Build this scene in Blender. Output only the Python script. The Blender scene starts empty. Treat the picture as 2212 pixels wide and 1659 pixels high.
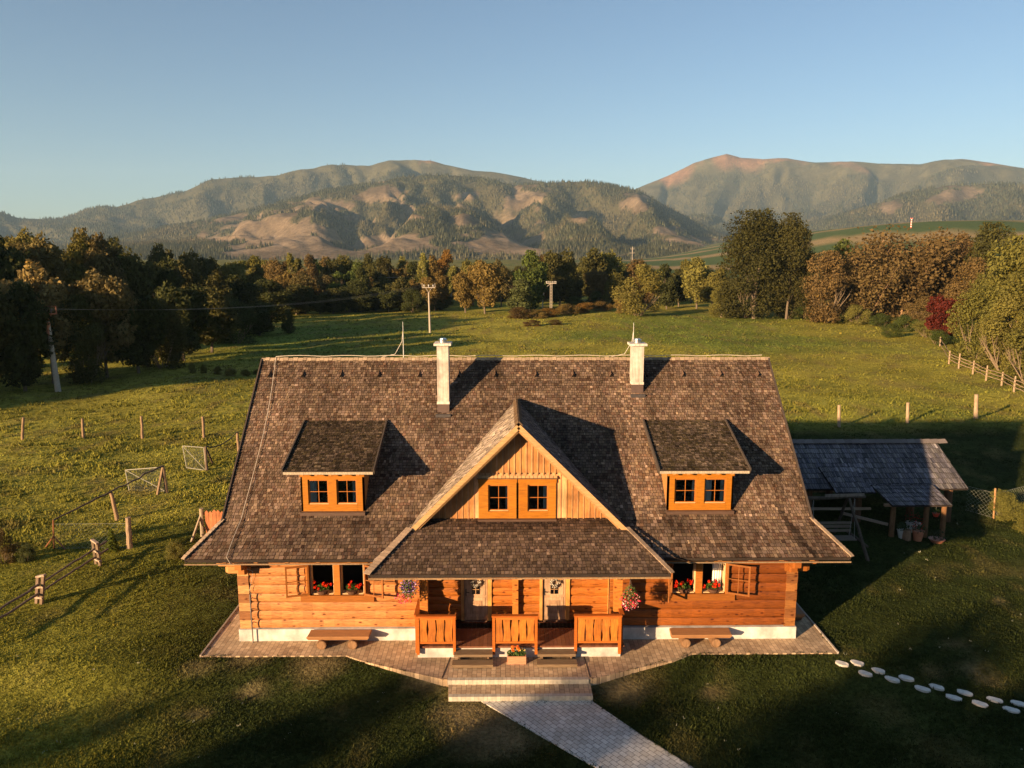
import bpy, math, random
import numpy as np
from mathutils import Vector, Matrix
R = math.radians
rnd = random.Random(7)
scene = bpy.context.scene
col = scene.collection
# ------------------------------------------------------------------ camera model
CAM = (-0.49, -25.4, 13.3); PITCH = R(9.3); YAW = R(0.587); F = 0.75
cam = bpy.data.cameras.new('camera'); cam.lens = 36*F; cam.sensor_width = 36; cam.clip_end = 30000; cam.clip_start = 0.3
camo = bpy.data.objects.new('camera', cam); col.objects.link(camo)
camo.location = CAM; camo.rotation_euler = (math.pi/2-PITCH, 0, -YAW)
scene.camera = camo
def ray(px, py):
    """direction of a picture point; 2212 x 1659 frame"""
    a = (px-1106)/(2212*F); b = (829.5-py)/(2212*F)
    cp, sp = math.cos(PITCH), math.sin(PITCH)
    fx, fy, fz = a, cp+b*sp, -sp+b*cp
    cy, sy = math.cos(YAW), math.sin(YAW)
    return (fx*cy+fy*sy, -fx*sy+fy*cy, fz)
def sm(a, b, x):
    t = min(1, max(0, (x-a)/(b-a))); return t*t*(3-2*t)
def gh(x, y):
    """height of the ground"""
    z = -0.04-0.28*sm(1.25, 3.4, -y)
    r = math.hypot(x, y-6)
    k = sm(14, 45, r)
    z += k*(0.16*math.sin(x*.13+1)*math.sin(y*.11)+.10*math.sin(x*.31+y*.23)+.06*math.sin(y*.47-x*.2))
    z += .035*math.sin(x*.9+y*.5)*math.sin(y*.8-x*.35)*sm(11, 16, r)
    # rising fields beyond the right-hand trees
    z += 62*sm(330, 1150, y)*sm(60, 520, x-.12*y)
    z += 10*sm(600, 1500, y)
    return z
def G(px, py, z=None):
    d = ray(px, py); zz = 0
    for _ in range(8):
        s = (zz-CAM[2])/d[2]
        x = CAM[0]+d[0]*s; y = CAM[1]+d[1]*s
        if z is not None: zz = z
        else: zz = gh(x, y)
    return Vector((x, y, zz))
def atY(px, py, Y):
    d = ray(px, py); s = (Y-CAM[1])/d[1]
    return Vector((CAM[0]+d[0]*s, Y, CAM[2]+d[2]*s))
SAZ, SEL = R(47), R(11.8)
SUN = Vector((math.sin(SAZ)*math.cos(SEL), math.cos(SAZ)*math.cos(SEL), -math.sin(SEL)))
# ------------------------------------------------------------------ helpers
class MB:
    def __init__(s): s.v = []; s.f = []; s.c = []; s.m = []
    def poly(s, pts, c=(1,1,1), m=0):
        n = len(s.v); s.v += [tuple(p) for p in pts]; s.f.append(tuple(range(n, n+len(pts)))); s.c.append(c); s.m.append(m)
    def faces(s, vs, fs, c=(1,1,1), m=0):
        n = len(s.v); s.v += [tuple(p) for p in vs]
        for f in fs: s.f.append(tuple(i+n for i in f)); s.c.append(c); s.m.append(m)
    def box(s, x0, x1, y0, y1, z0, z1, c=(1,1,1), m=0):
        s.faces([(x0,y0,z0),(x1,y0,z0),(x1,y1,z0),(x0,y1,z0),(x0,y0,z1),(x1,y0,z1),(x1,y1,z1),(x0,y1,z1)],
                [(0,3,2,1),(4,5,6,7),(0,1,5,4),(1,2,6,5),(2,3,7,6),(3,0,4,7)], c, m)
    def beam(s, p, q, w, h, c=(1,1,1), m=0, up=(0,0,1), w2=None, h2=None):
        p = Vector(p); q = Vector(q); d = (q-p).normalized(); u = Vector(up)
        if abs(d.dot(u)) > .97: u = Vector((0,1,0))
        a = d.cross(u).normalized(); b = a.cross(d).normalized()
        w2 = w if w2 is None else w2; h2 = h if h2 is None else h2
        vs = [p-a*w/2-b*h/2, p+a*w/2-b*h/2, p+a*w/2+b*h/2, p-a*w/2+b*h/2, q-a*w2/2-b*h2/2, q+a*w2/2-b*h2/2, q+a*w2/2+b*h2/2, q-a*w2/2+b*h2/2]
        s.faces(vs, [(0,1,2,3),(7,6,5,4),(0,4,5,1),(1,5,6,2),(2,6,7,3),(3,7,4,0)], c, m)
    def tube(s, pts, rad, n=7, c=(1,1,1), m=0, cap=True):
        pts = [Vector(p) for p in pts]
        if not isinstance(rad, (list, tuple)): rad = [rad]*len(pts)
        base = len(s.v); u = None
        for i, p in enumerate(pts):
            d = (pts[min(i+1, len(pts)-1)]-pts[max(i-1, 0)])
            d = d.normalized() if d.length > 1e-9 else Vector((0,0,1))
            if u is None:
                u = Vector((0,0,1)) if abs(d.z) < .9 else Vector((1,0,0))
            a = d.cross(u).normalized(); b = d.cross(a).normalized(); u = -b if False else u
            for k in range(n):
                t = 2*math.pi*k/n
                s.v.append(tuple(p+(a*math.cos(t)+b*math.sin(t))*rad[i]))
        for i in range(len(pts)-1):
            for k in range(n):
                k2 = (k+1) % n
                s.f.append((base+i*n+k, base+(i+1)*n+k, base+(i+1)*n+k2, base+i*n+k2)); s.c.append(c); s.m.append(m)
        if cap:
            s.f.append(tuple(base+k for k in range(n))); s.c.append(c); s.m.append(m)
            e = base+(len(pts)-1)*n
            s.f.append(tuple(e+n-1-k for k in range(n))); s.c.append(c); s.m.append(m)
    def lathe(s, o, prof, n=12, c=(1,1,1), m=0, sq=None):
        base = len(s.v)
        for (r, z) in prof:
            for k in range(n):
                t = 2*math.pi*k/n; s.v.append((o[0]+r*math.cos(t), o[1]+r*math.sin(t), o[2]+z))
        for i in range(len(prof)-1):
            for k in range(n):
                k2 = (k+1) % n
                s.f.append((base+i*n+k, base+i*n+k2, base+(i+1)*n+k2, base+(i+1)*n+k)); s.c.append(c); s.m.append(m)
        s.f.append(tuple(base+n-1-k for k in range(n))); s.c.append(c); s.m.append(m)
        e = base+(len(prof)-1)*n; s.f.append(tuple(e+k for k in range(n))); s.c.append(c); s.m.append(m)
    def slab(s, poly, n, th, c=(1,1,1), m=0):
        """polygon with its top face as given, thickness th along -n"""
        n = Vector(n).normalized(); P = [Vector(p) for p in poly]; Q = [p-n*th for p in P]; k = len(P)
        s.poly(P, c, m); s.poly(Q[::-1], c, m)
        for i in range(k):
            j = (i+1) % k; s.poly([P[i], Q[i], Q[j], P[j]], c, m)
    def build(s, name, mats, parent=None, smooth=False):
        me = bpy.data.meshes.new(name); me.from_pydata(s.v, [], s.f)
        if not isinstance(mats, (list, tuple)): mats = [mats]
        for m in mats: me.materials.append(m)
        me.polygons.foreach_set('material_index', s.m)
        at = me.color_attributes.new('Col', 'FLOAT_COLOR', 'CORNER')
        cnt = np.array([len(f) for f in s.f]); cc = np.array([(c[0], c[1], c[2], 1.0) for c in s.c], dtype=np.float32)
        at.data.foreach_set('color', np.repeat(cc, cnt, axis=0).ravel())
        if smooth: me.polygons.foreach_set('use_smooth', [True]*len(s.f))
        o = bpy.data.objects.new(name, me); col.objects.link(o)
        if parent is not None: o.parent = parent
        return o
def npmesh(name, V, Fq, C, mats, parent=None, smooth=False, percorner=None):
    """V (n,3), Fq (m,k) faces of equal size, C (m,3) colours"""
    me = bpy.data.meshes.new(name); k = Fq.shape[1]
    me.vertices.add(len(V)); me.vertices.foreach_set('co', V.astype(np.float32).ravel())
    me.loops.add(len(Fq)*k); me.loops.foreach_set('vertex_index', Fq.astype(np.int32).ravel())
    me.polygons.add(len(Fq)); me.polygons.foreach_set('loop_start', np.arange(0, len(Fq)*k, k, dtype=np.int32))
    me.polygons.foreach_set('loop_total', np.full(len(Fq), k, dtype=np.int32))
    me.update(calc_edges=True); me.validate()
    for m in (mats if isinstance(mats, (list, tuple)) else [mats]): me.materials.append(m)
    at = me.color_attributes.new('Col', 'FLOAT_COLOR', 'CORNER')
    cc = np.concatenate([C, np.ones((len(C), 1))], axis=1).astype(np.float32)
    if percorner is not None: cc = np.concatenate([percorner[Fq.ravel()], np.ones((Fq.size, 1))], axis=1).astype(np.float32); at.data.foreach_set('color', cc.ravel())
    else: at.data.foreach_set('color', np.repeat(cc, k, axis=0).ravel())
    if smooth: me.polygons.foreach_set('use_smooth', np.ones(len(Fq), dtype=bool))
    o = bpy.data.objects.new(name, me); col.objects.link(o)
    if parent is not None: o.parent = parent
    return o
def tag(o, label=None, cat=None, group=None, kind=None):
    if label: o['label'] = label
    if cat: o['category'] = cat
    if group: o['group'] = group
    if kind: o['kind'] = kind
    return o
def thing(name, label, cat, loc=(0,0,0), rz=0, group=None):
    o = bpy.data.objects.new(name, None); col.objects.link(o); o.location = loc; o.rotation_euler = (0,0,rz)
    o.empty_display_size = .2
    return tag(o, label, cat, group)
def copy_tree(o, loc, rz=0, label=None, scale=None, parent=None):
    c = o.copy(); col.objects.link(c)
    if parent is None:
        c.location = loc; c.rotation_euler = (0,0,rz)
        if label: c['label'] = label
        if scale: c.scale = scale
    else: c.parent = parent
    for ch in list(o.children): copy_tree(ch, None, parent=c)
    return c
def jit(c, a=.12, r=rnd):
    k = 1+r.uniform(-a, a); return (c[0]*k, c[1]*k*(1+r.uniform(-a, a)*.25), c[2]*k*(1+r.uniform(-a, a)*.4))
ORD = ['first','second','third','fourth','fifth','sixth','seventh','eighth','ninth','tenth','eleventh','twelfth','thirteenth','fourteenth','fifteenth','sixteenth','seventeenth','eighteenth','nineteenth','twentieth']
TENS = {2:'twenty', 3:'thirty', 4:'forty'}
def ordn(i):
    if i < 20: return ORD[i]
    t, u = divmod(i+1, 10)
    return (TENS[t]+'-'+ORD[u-1]) if u else {3:'thirtieth', 4:'fortieth', 5:'fiftieth'}[t]
# ------------------------------------------------------------------ materials
def newmat(name):
    m = bpy.data.materials.new(name); m.use_nodes = True; nt = m.node_tree
    return m, nt, nt.nodes, nt.links, nt.nodes['Principled BSDF']
def mixc(nt, mode, a, b, fac=1.0):
    n = nt.nodes.new('ShaderNodeMix'); n.data_type = 'RGBA'; n.blend_type = mode
    for i, v in ((6, a), (7, b), (0, fac)):
        if hasattr(v, 'links'): nt.links.new(v, n.inputs[i])
        elif i == 0: n.inputs[0].default_value = v
        else: n.inputs[i].default_value = (v[0], v[1], v[2], 1)
    return n.outputs[2]
def ramp(nt, src, p):
    r = nt.nodes.new('ShaderNodeValToRGB'); nt.links.new(src, r.inputs[0])
    e = r.color_ramp.elements
    while len(e) < len(p): e.new(.5)
    for i, (pos, c) in enumerate(p):
        e[i].position = pos; e[i].color = (c, c, c, 1) if isinstance(c, (int, float)) else (c[0], c[1], c[2], 1)
    return r.outputs[0]
def coords(nt, scale, kind='Object', rot=(0,0,0)):
    t = nt.nodes.new('ShaderNodeTexCoord'); mp = nt.nodes.new('ShaderNodeMapping')
    mp.inputs['Scale'].default_value = scale; mp.inputs['Rotation'].default_value = rot
    nt.links.new(t.outputs[kind], mp.inputs[0]); return mp.outputs[0]
def noise(nt, vec, scale, detail=4, rough=.6, dist=0):
    n = nt.nodes.new('ShaderNodeTexNoise'); n.inputs['Scale'].default_value = scale; n.inputs['Detail'].default_value = detail
    n.inputs['Roughness'].default_value = rough; n.inputs['Distortion'].default_value = dist
    nt.links.new(vec, n.inputs['Vector']); return n.outputs['Fac']
def bump(nt, h, strength, dist, bs):
    b = nt.nodes.new('ShaderNodeBump'); b.inputs['Strength'].default_value = strength; b.inputs['Distance'].default_value = dist
    nt.links.new(h, b.inputs['Height']); nt.links.new(b.outputs[0], bs.inputs['Normal'])
def M_attr(name, rough=.8, stretch=(1,1,1), scale=6, lo=.7, hi=1.25, bmp=.3, bd=.01, spec=.2, metal=0, knots=False, blotch=0, streak=False):
    m, nt, N, L, bs = newmat(name)
    at = N.new('ShaderNodeAttribute'); at.attribute_name = 'Col'
    v = coords(nt, stretch); n = noise(nt, v, scale, 5)
    c = mixc(nt, 'MULTIPLY', at.outputs['Color'], ramp(nt, n, [(.25, lo), (.75, hi)]))
    if knots:
        vo = N.new('ShaderNodeTexVoronoi'); vo.inputs['Scale'].default_value = 1.0
        L.new(coords(nt, (2.6, 2.6, 5.5)), vo.inputs['Vector'])
        c = mixc(nt, 'MULTIPLY', c, ramp(nt, vo.outputs['Distance'], [(.10, (.30,.17,.09)), (.21, 1.0)]))
        n3 = noise(nt, coords(nt, (.9, .9, 12)), 3, 4, .6, 1.2)
        c = mixc(nt, 'MULTIPLY', c, ramp(nt, n3, [(.30, (.42,.28,.18)), (.46, .95), (.75, 1.2)]))
    if blotch:
        n2 = noise(nt, coords(nt, (1,1,1)), blotch, 4)
        c = mixc(nt, 'MULTIPLY', c, ramp(nt, n2, [(.3, .6), (.7, 1.2)]))
    if streak:
        n4 = noise(nt, coords(nt, (14,14,.6)), 1.2, 4); c = mixc(nt, 'MULTIPLY', c, ramp(nt, n4, [(.35, (.72,.70,.66)), (.55, 1.0)]))
    L.new(c, bs.inputs['Base Color']); bs.inputs['Roughness'].default_value = rough
    bs.inputs['Specular IOR Level'].default_value = spec; bs.inputs['Metallic'].default_value = metal
    if bmp: bump(nt, n, bmp, bd, bs)
    return m
m_log = M_attr('log_wood', .55, (.7,.7,9), 5, .62, 1.3, .5, .012, .3, knots=True)
m_plank = M_attr('plank_wood', .6, (8,8,.8), 4, .6, 1.28, .4, .006, .25, blotch=1.5)
m_planku = M_attr('plank_wood_lengthwise', .6, (.8,8,8), 4, .65, 1.25, .4, .006, .25)
m_shingle = M_attr('wood_shingle', .85, (9,9,2.2), 5, .55, 1.35, .5, .006, .12, blotch=.5)
m_grey = M_attr('weathered_wood', .9, (6,6,2), 5, .6, 1.3, .5, .008, .1)
m_plaster = M_attr('white_plaster', .85, (1,1,.35), 5, .80, 1.08, .2, .004, .2, blotch=1.6)
m_chim = M_attr('chimney_plaster', .85, (1,1,1), 3.5, .8, 1.1, .3, .006, .2, blotch=2.2, streak=True)
m_metal = M_attr('galvanised_metal', .35, (1,1,1), 8, .85, 1.1, 0, 0, .5, 1)
m_paint = M_attr('painted_metal', .5, (1,1,1), 8, .8, 1.15, 0, 0, .4)
m_conc = M_attr('concrete', .9, (1,1,1), 7, .75, 1.2, .3, .01, .2)
m_cloth = M_attr('curtain_cloth', .9, (1,1,1), 6, .9, 1.05, .1, .01, .1)
m_dark = M_attr('room_shade', .95, (1,1,1), 3, .8, 1.1, 0, 0, .05)
m_bark = M_attr('bark', .95, (3,3,1), 3, .6, 1.3, .6, .04, .05)
m_stone = M_attr('flat_stone', .9, (1,1,1), 9, .8, 1.15, .4, .01, .1)
def M_leaf(name, tr=.3, sat=1):
    m, nt, N, L, bs = newmat(name)
    at = N.new('ShaderNodeAttribute'); at.attribute_name = 'Col'
    oi = N.new('ShaderNodeObjectInfo')
    c = mixc(nt, 'MULTIPLY', at.outputs['Color'], oi.outputs['Color'])
    L.new(c, bs.inputs['Base Color']); bs.inputs['Roughness'].default_value = .8; bs.inputs['Specular IOR Level'].default_value = .08
    t = N.new('ShaderNodeBsdfTranslucent'); L.new(c, t.inputs[0]); mx = N.new('ShaderNodeMixShader'); mx.inputs[0].default_value = tr
    L.new(bs.outputs[0], mx.inputs[1]); L.new(t.outputs[0], mx.inputs[2]); L.new(mx.outputs[0], N['Material Output'].inputs[0])
    return m
m_leaf = M_leaf('foliage')
m_blade = M_leaf('grass_blade', .25)
m_flower = M_leaf('petals', .2)
def M_glass():
    m, nt, N, L, bs = newmat('window_glass')
    tr = N.new('ShaderNodeBsdfTransparent'); tr.inputs[0].default_value = (.88,.9,.9,1)
    gl = N.new('ShaderNodeBsdfGlossy'); gl.inputs['Roughness'].default_value = .03; gl.inputs[0].default_value = (.8,.85,.9,1)
    fr = N.new('ShaderNodeFresnel'); fr.inputs[0].default_value = 1.5
    mx = N.new('ShaderNodeMixShader'); L.new(fr.outputs[0], mx.inputs[0]); L.new(tr.outputs[0], mx.inputs[1]); L.new(gl.outputs[0], mx.inputs[2])
    L.new(mx.outputs[0], N['Material Output'].inputs[0]); return m
m_glass = M_glass()
def M_paver(name, cols, rot, bw=.21, rh=.145, mortar=(.16,.115,.075)):
    m, nt, N, L, bs = newmat(name)
    b = N.new('ShaderNodeTexBrick'); L.new(coords(nt, (1,1,1), 'Object', (0,0,rot)), b.inputs['Vector'])
    b.inputs['Scale'].default_value = 1; b.inputs['Brick Width'].default_value = bw; b.inputs['Row Height'].default_value = rh
    b.inputs['Mortar Size'].default_value = .007; b.inputs['Mortar Smooth'].default_value = .3; b.inputs['Bias'].default_value = 0
    b.inputs['Color1'].default_value = (*cols[0], 1); b.inputs['Color2'].default_value = (*cols[1], 1); b.inputs['Mortar'].default_value = (*mortar, 1)
    b.offset = .5; b.squash = 1.0
    n = noise(nt, coords(nt, (1,1,1)), 1.2, 5); n2 = noise(nt, coords(nt, (1,1,1)), 30, 3)
    c = mixc(nt, 'MULTIPLY', b.outputs['Color'], ramp(nt, n, [(.3, .72), (.7, 1.15)]))
    c = mixc(nt, 'MULTIPLY', c, ramp(nt, n2, [(.3, .85), (.7, 1.12)]))
    L.new(c, bs.inputs['Base Color']); bs.inputs['Roughness'].default_value = .9; bs.inputs['Specular IOR Level'].default_value = .15
    inv = N.new('ShaderNodeMath'); inv.operation = 'SUBTRACT'; inv.inputs[0].default_value = 1; L.new(b.outputs['Fac'], inv.inputs[1])
    bump(nt, inv.outputs[0], .6, .008, bs)
    return m
m_pave = M_paver('paving_stones', ((.56,.41,.26), (.35,.245,.15)), math.pi/2, .225, .155)
m_path = M_paver('path_stones', ((.72,.67,.58), (.55,.50,.42)), R(52), .24, .16, (.12,.10,.08))
SKYS, SUNS, SUNC, EXPO, HAZE, HAZEC, SKYSAT = .052, 5.0, (1.0,.67,.37), 1.5, 4.5e-5, (.50,.76,1.0), 1.0
# ------------------------------------------------------------------ shingled surfaces
def shingles(mb, poly, e=.15, wr=(.09,.19), cols=((.167,.112,.077),(.122,.071,.046),(.215,.15,.104)), th=.03, seed=1, m=0, mossy=0, stain=None, dv=None, rowvar=1.0):
    r = random.Random(seed); P = [Vector(p) for p in poly]
    n = (P[1]-P[0]).cross(P[2]-P[1]).normalized()
    if n.z < 0: n = -n
    u = Vector((0,0,1)).cross(n).normalized() if abs(n.z) < .999 else Vector((1,0,0))
    v = n.cross(u).normalized()
    if v.z < 0: v = -v; u = -u
    if dv is not None: v = Vector(dv).normalized(); u = v.cross(n).normalized()
    o = P[0]; Q = [((p-o).dot(u), (p-o).dot(v)) for p in P]
    v0 = min(q[1] for q in Q); v1 = max(q[1] for q in Q); nrow = int((v1-v0)/e)+1
    for i in range(nrow):
        a = v0+i*e; b = min(a+e*1.2, v1); mid = min(a+e*.5, v1-.001)
        xs = []
        for k in range(len(Q)):
            (x1, y1), (x2, y2) = Q[k], Q[(k+1) % len(Q)]
            if (y1 <= mid) != (y2 <= mid): xs.append(x1+(mid-y1)/(y2-y1)*(x2-x1))
        if len(xs) < 2: continue
        xs.sort(); x = xs[0]; xe = xs[-1]; rv = 1+r.uniform(-.08,.08)*rowvar
        while x < xe-.02:
            w = min(r.uniform(*wr), xe-x)
            c = r.choice(cols) if r.random() < .55 else cols[0]; k = rv*r.uniform(.55, 1.35)
            if r.random() < .05: k *= 1.5
            if stain:
                pp = o+u*(x+w/2)+v*mid; k *= stain(pp, r)
            c = (c[0]*k, c[1]*k, c[2]*k*r.uniform(.9, 1.08))
            if mossy and r.random() < mossy: c = (c[0]*.55, c[1]*.56, c[2]*.42)
            da = r.uniform(-.012,.012); h1 = th*r.uniform(.75, 1.5); h0 = .004+r.uniform(0,.004); g = .007
            A = o+u*(x+g)+v*(a+da); B = o+u*(x+w-g)+v*(a+da+r.uniform(-.006,.006)); C = o+u*(x+w-g)+v*b; D = o+u*(x+g)+v*b
            tl = r.uniform(-.004,.004)
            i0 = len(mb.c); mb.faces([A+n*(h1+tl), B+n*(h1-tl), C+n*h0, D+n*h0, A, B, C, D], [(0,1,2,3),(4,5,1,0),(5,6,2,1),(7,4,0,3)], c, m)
            for q_ in (1,2,3): mb.c[i0+q_] = (c[0]*.22, c[1]*.2, c[2]*.2)  # edge faces: dark end grain, deepened to draw shadow lines between shingles
            x += w
DK = (.045,.035,.03); GREYW = (.20,.155,.12)
house = thing('log_cabin', 'large orange log cabin with shingle roof, two white chimneys and a porch gable', 'house')
RY, RZ, KY, KZ, EY, EZ = 6.3, 9.15, .86, 4.06, -.8, 3.3
RX, EX = 10.5, 11.25
def roofpt(y): return KZ+(y-KY)*(RZ-KZ)/(RY-KY) if y > KY else EZ+(y-EY)*(KZ-EZ)/(KY-EY)
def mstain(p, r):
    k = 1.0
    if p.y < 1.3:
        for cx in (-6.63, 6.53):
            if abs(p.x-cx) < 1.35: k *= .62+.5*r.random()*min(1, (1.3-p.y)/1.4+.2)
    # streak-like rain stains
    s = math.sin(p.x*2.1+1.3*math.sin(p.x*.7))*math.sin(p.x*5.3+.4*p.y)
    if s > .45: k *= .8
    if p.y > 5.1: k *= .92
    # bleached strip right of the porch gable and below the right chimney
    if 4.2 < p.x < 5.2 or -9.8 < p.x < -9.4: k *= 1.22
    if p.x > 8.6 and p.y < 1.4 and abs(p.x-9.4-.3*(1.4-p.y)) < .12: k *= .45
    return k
bot = 2*RY
mb = MB()
def ref(p): return (p[0], bot-p[1], p[2])
faces_main = [[(-RX,KY,KZ),(RX,KY,KZ),(RX,RY,RZ),(-RX,RY,RZ)], [(-EX,EY,EZ),(EX,EY,EZ),(RX,KY,KZ),(-RX,KY,KZ)]]
for k, P in enumerate(faces_main):
    for back in (0, 1):
        PP = [ref(p) for p in P][::-1] if back else P
        n = (Vector(PP[1])-Vector(PP[0])).cross(Vector(PP[2])-Vector(PP[1]))
        mb.slab(PP, n if n.z > 0 else -n, .13, DK)
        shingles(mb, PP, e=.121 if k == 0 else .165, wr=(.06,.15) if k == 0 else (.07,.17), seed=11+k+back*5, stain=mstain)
for s in (-1, 1):
    P = [(s*EX,EY,EZ),(s*EX,bot-EY,EZ),(s*RX,bot-KY,KZ),(s*RX,KY,KZ)]
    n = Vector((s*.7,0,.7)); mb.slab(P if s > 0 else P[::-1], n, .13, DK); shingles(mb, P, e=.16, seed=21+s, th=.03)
    P = [(s*RX,KY,KZ),(s*RX,bot-KY,KZ),(s*9.72,bot-KY-1.0,KZ+.79),(s*9.72,KY+1.0,KZ+.79)]
    mb.slab(P if s > 0 else P[::-1], n, .10, DK)
roof = mb.build('roof', m_shingle, house)
# verge boards, eave boards
mb = MB()
for s in (-1, 1):
    for back in (0, 1):
        a = (s*(RX+.03), KY, KZ-.02); b = (s*(RX+.03), RY, RZ-.02)
        if back: a = ref(a)
        mb.beam(a, b, .05, .20, (.06,.047,.04))
    # pale hip boards at the corners of the skirt
    for back in (0, 1):
        p = Vector((s*(RX-.0), KY+.02, KZ+.05)); q = Vector((s*(EX+.02), EY-.02, EZ+.045))
        if back: p = Vector(ref(p)); q = Vector(ref(q))
        N_ = 13
        for i in range(N_):
            c1 = p.lerp(q, i/N_); c2 = p.lerp(q, (i+1.12)/N_); k = rnd.uniform(.8, 1.2)
            mb.beam(c1+Vector((0,0,.035)), c2+Vector((0,0,.012)), .15, .03, (.34*k,.25*k,.17*k))
for back in (0, 1):
    for sx in range(-11, 12, 1):
        a = Vector((sx*.98-.49, EY+.02, EZ-.17)); b = Vector((sx*.98+.49, EY+.02, EZ-.17))
        if back: a = Vector(ref(a)); b = Vector(ref(b))
        mb.beam(a, b, .03, .045, jit((.22,.15,.09), .1))
mb.build('fascia', m_grey, roof)
# ridge caps
mb = MB(); x = -RX-.04; i = 0
while x < RX:
    w = rnd.uniform(.15,.21); k = rnd.uniform(.8, 1.25); c = (.30*k,.225*k,.155*k)
    for s in (-1, 1):
        y0 = RY-s*.005; z = RZ+.075+rnd.uniform(-.008,.008)+(.012 if i % 2 else 0)
        yb = RY+s*.085
        mb.faces([(x,y0,z),(x+w*.94,y0,z),(x+w*.94,yb,z-.08),(x,yb,z-.08),(x,y0,z-.03),(x+w*.94,y0,z-.03),(x+w*.94,yb,z-.11),(x,yb,z-.11)],
                 [(0,1,2,3),(7,6,5,4),(0,4,5,1),(1,5,6,2),(2,6,7,3),(3,7,4,0)], c)
    x += w; i += 1
mb.build('ridge_cap', m_grey, roof)
# little shingled ridge vents
for i in range(14):
    fx = [583.5,656,738,819,906,991,1070,1158,1238,1319,1396,1475,1556,1637][i]
    p = atY(fx, 804, 5.75); p.z = roofpt(5.75)
    vb = MB(); w = .10; c = (.11,.068,.045)
    A = p+Vector((-w,-.18,-.15)); B = p+Vector((w,-.18,-.15)); T = p+Vector((0,-.19,.01)); E = p+Vector((0,.16,.17))
    vb.faces([A,B,T,E,(p.x-w*.9,p.y+.05,p.z+.07),(p.x+w*.9,p.y+.05,p.z+.07)], [(0,2,3),(2,1,3),(0,3,4),(1,5,3)], c)
    vb.faces([A+Vector((.02,.02,0)),B+Vector((-.02,.02,0)),T+Vector((0,.02,-.03))], [(0,1,2)], (.015,.012,.01))
    vb.build('ridge_vent', m_shingle, roof)
# ---------------------------------------------------------------- porch gable roof
GX, GZ, GF = 3.8, 7.74, .2       # half width, ridge height, y of the front edge
KZ2 = 3.96; PX, PY = 4.86, -2.1  # pent corner
mb = MB()
yb = 26.3-25.4
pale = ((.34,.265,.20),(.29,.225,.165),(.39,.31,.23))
for s in (-1, 1):
    top = [(0,GF,GZ),(0,5.0,GZ),(s*GX,1.0,KZ2),(s*GX,GF,KZ2)]
    n = Vector((s*.7,0,.7)); T = top if s < 0 else top[::-1]
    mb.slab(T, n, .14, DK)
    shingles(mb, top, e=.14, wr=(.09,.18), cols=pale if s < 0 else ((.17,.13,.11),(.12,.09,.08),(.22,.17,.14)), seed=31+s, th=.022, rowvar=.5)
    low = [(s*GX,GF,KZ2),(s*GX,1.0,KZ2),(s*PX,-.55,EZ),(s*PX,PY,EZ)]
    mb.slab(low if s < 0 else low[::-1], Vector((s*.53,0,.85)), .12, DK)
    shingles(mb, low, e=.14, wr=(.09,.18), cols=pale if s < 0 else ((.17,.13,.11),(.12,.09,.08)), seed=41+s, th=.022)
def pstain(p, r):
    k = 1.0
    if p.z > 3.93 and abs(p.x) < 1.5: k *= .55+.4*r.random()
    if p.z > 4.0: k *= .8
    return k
zt = KZ2+(.85-GF)*(KZ2-EZ)/(GF-PY)
P = [(-PX,PY,EZ),(PX,PY,EZ),(GX,GF,KZ2),(-GX,GF,KZ2)]
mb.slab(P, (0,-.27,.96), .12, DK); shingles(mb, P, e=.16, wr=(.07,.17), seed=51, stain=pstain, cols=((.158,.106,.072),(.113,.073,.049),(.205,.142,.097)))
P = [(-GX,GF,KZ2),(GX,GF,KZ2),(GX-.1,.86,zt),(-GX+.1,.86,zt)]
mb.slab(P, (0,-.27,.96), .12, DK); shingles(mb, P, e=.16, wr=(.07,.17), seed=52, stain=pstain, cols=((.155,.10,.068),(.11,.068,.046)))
proof = mb.build('porch_roof', m_shingle, house)
# barge boards, ridge and hip caps
mb = MB()
for s in (-1, 1):
    mb.beam((s*.0, GF-.03, GZ-.10), (s*(GX+.02), GF-.03, KZ2-.12), .05, .17, (.42,.255,.115))
    mb.beam((s*.0, GF+.02, GZ-.24), (s*(GX-.12), GF+.02, KZ2-.12), .05, .10, (.37,.20,.08))
mb.build('barge_board', m_planku, proof)
mb = MB()
for s in (-1, 1):
    mb = MB(); p = Vector((s*GX, GF-.02, KZ2+.05)); q = Vector((s*(PX+.03), PY-.03, EZ+.05)); N_ = 17
    for i in range(N_):
        c1 = p.lerp(q, i/N_); c2 = p.lerp(q, (i+1.12)/N_); k = rnd.uniform(.75, 1.2)
        mb.beam(c1+Vector((0,0,.03)), c2+Vector((0,0,.01)), .26 if s < 0 else .15, .03, (.29*k,.21*k,.145*k))
    mb.build('hip_cap', m_grey, proof)
mb = MB()
for i in range(34):
    y = GF-.03+i*.145; k = rnd.uniform(.8, 1.2)
    if y < 4.6:
        for s in (-1, 1): mb.beam((s*.07, y, GZ+.005), (s*.07, y+.155, GZ-.002), .17, .03, (.13*k,.085*k,.05*k), up=(s*.7,0,.7))
mb.build('ridge_cap', m_grey, proof)
mb = MB()
x = -PX
while x < PX:
    mb.beam((x,PY+.02,EZ-.145), (min(PX, x+1.6),PY+.02,EZ-.145), .03, .05, jit((.24,.16,.09), .1)); x += 1.6
mb.build('fascia', m_grey, proof)
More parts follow.
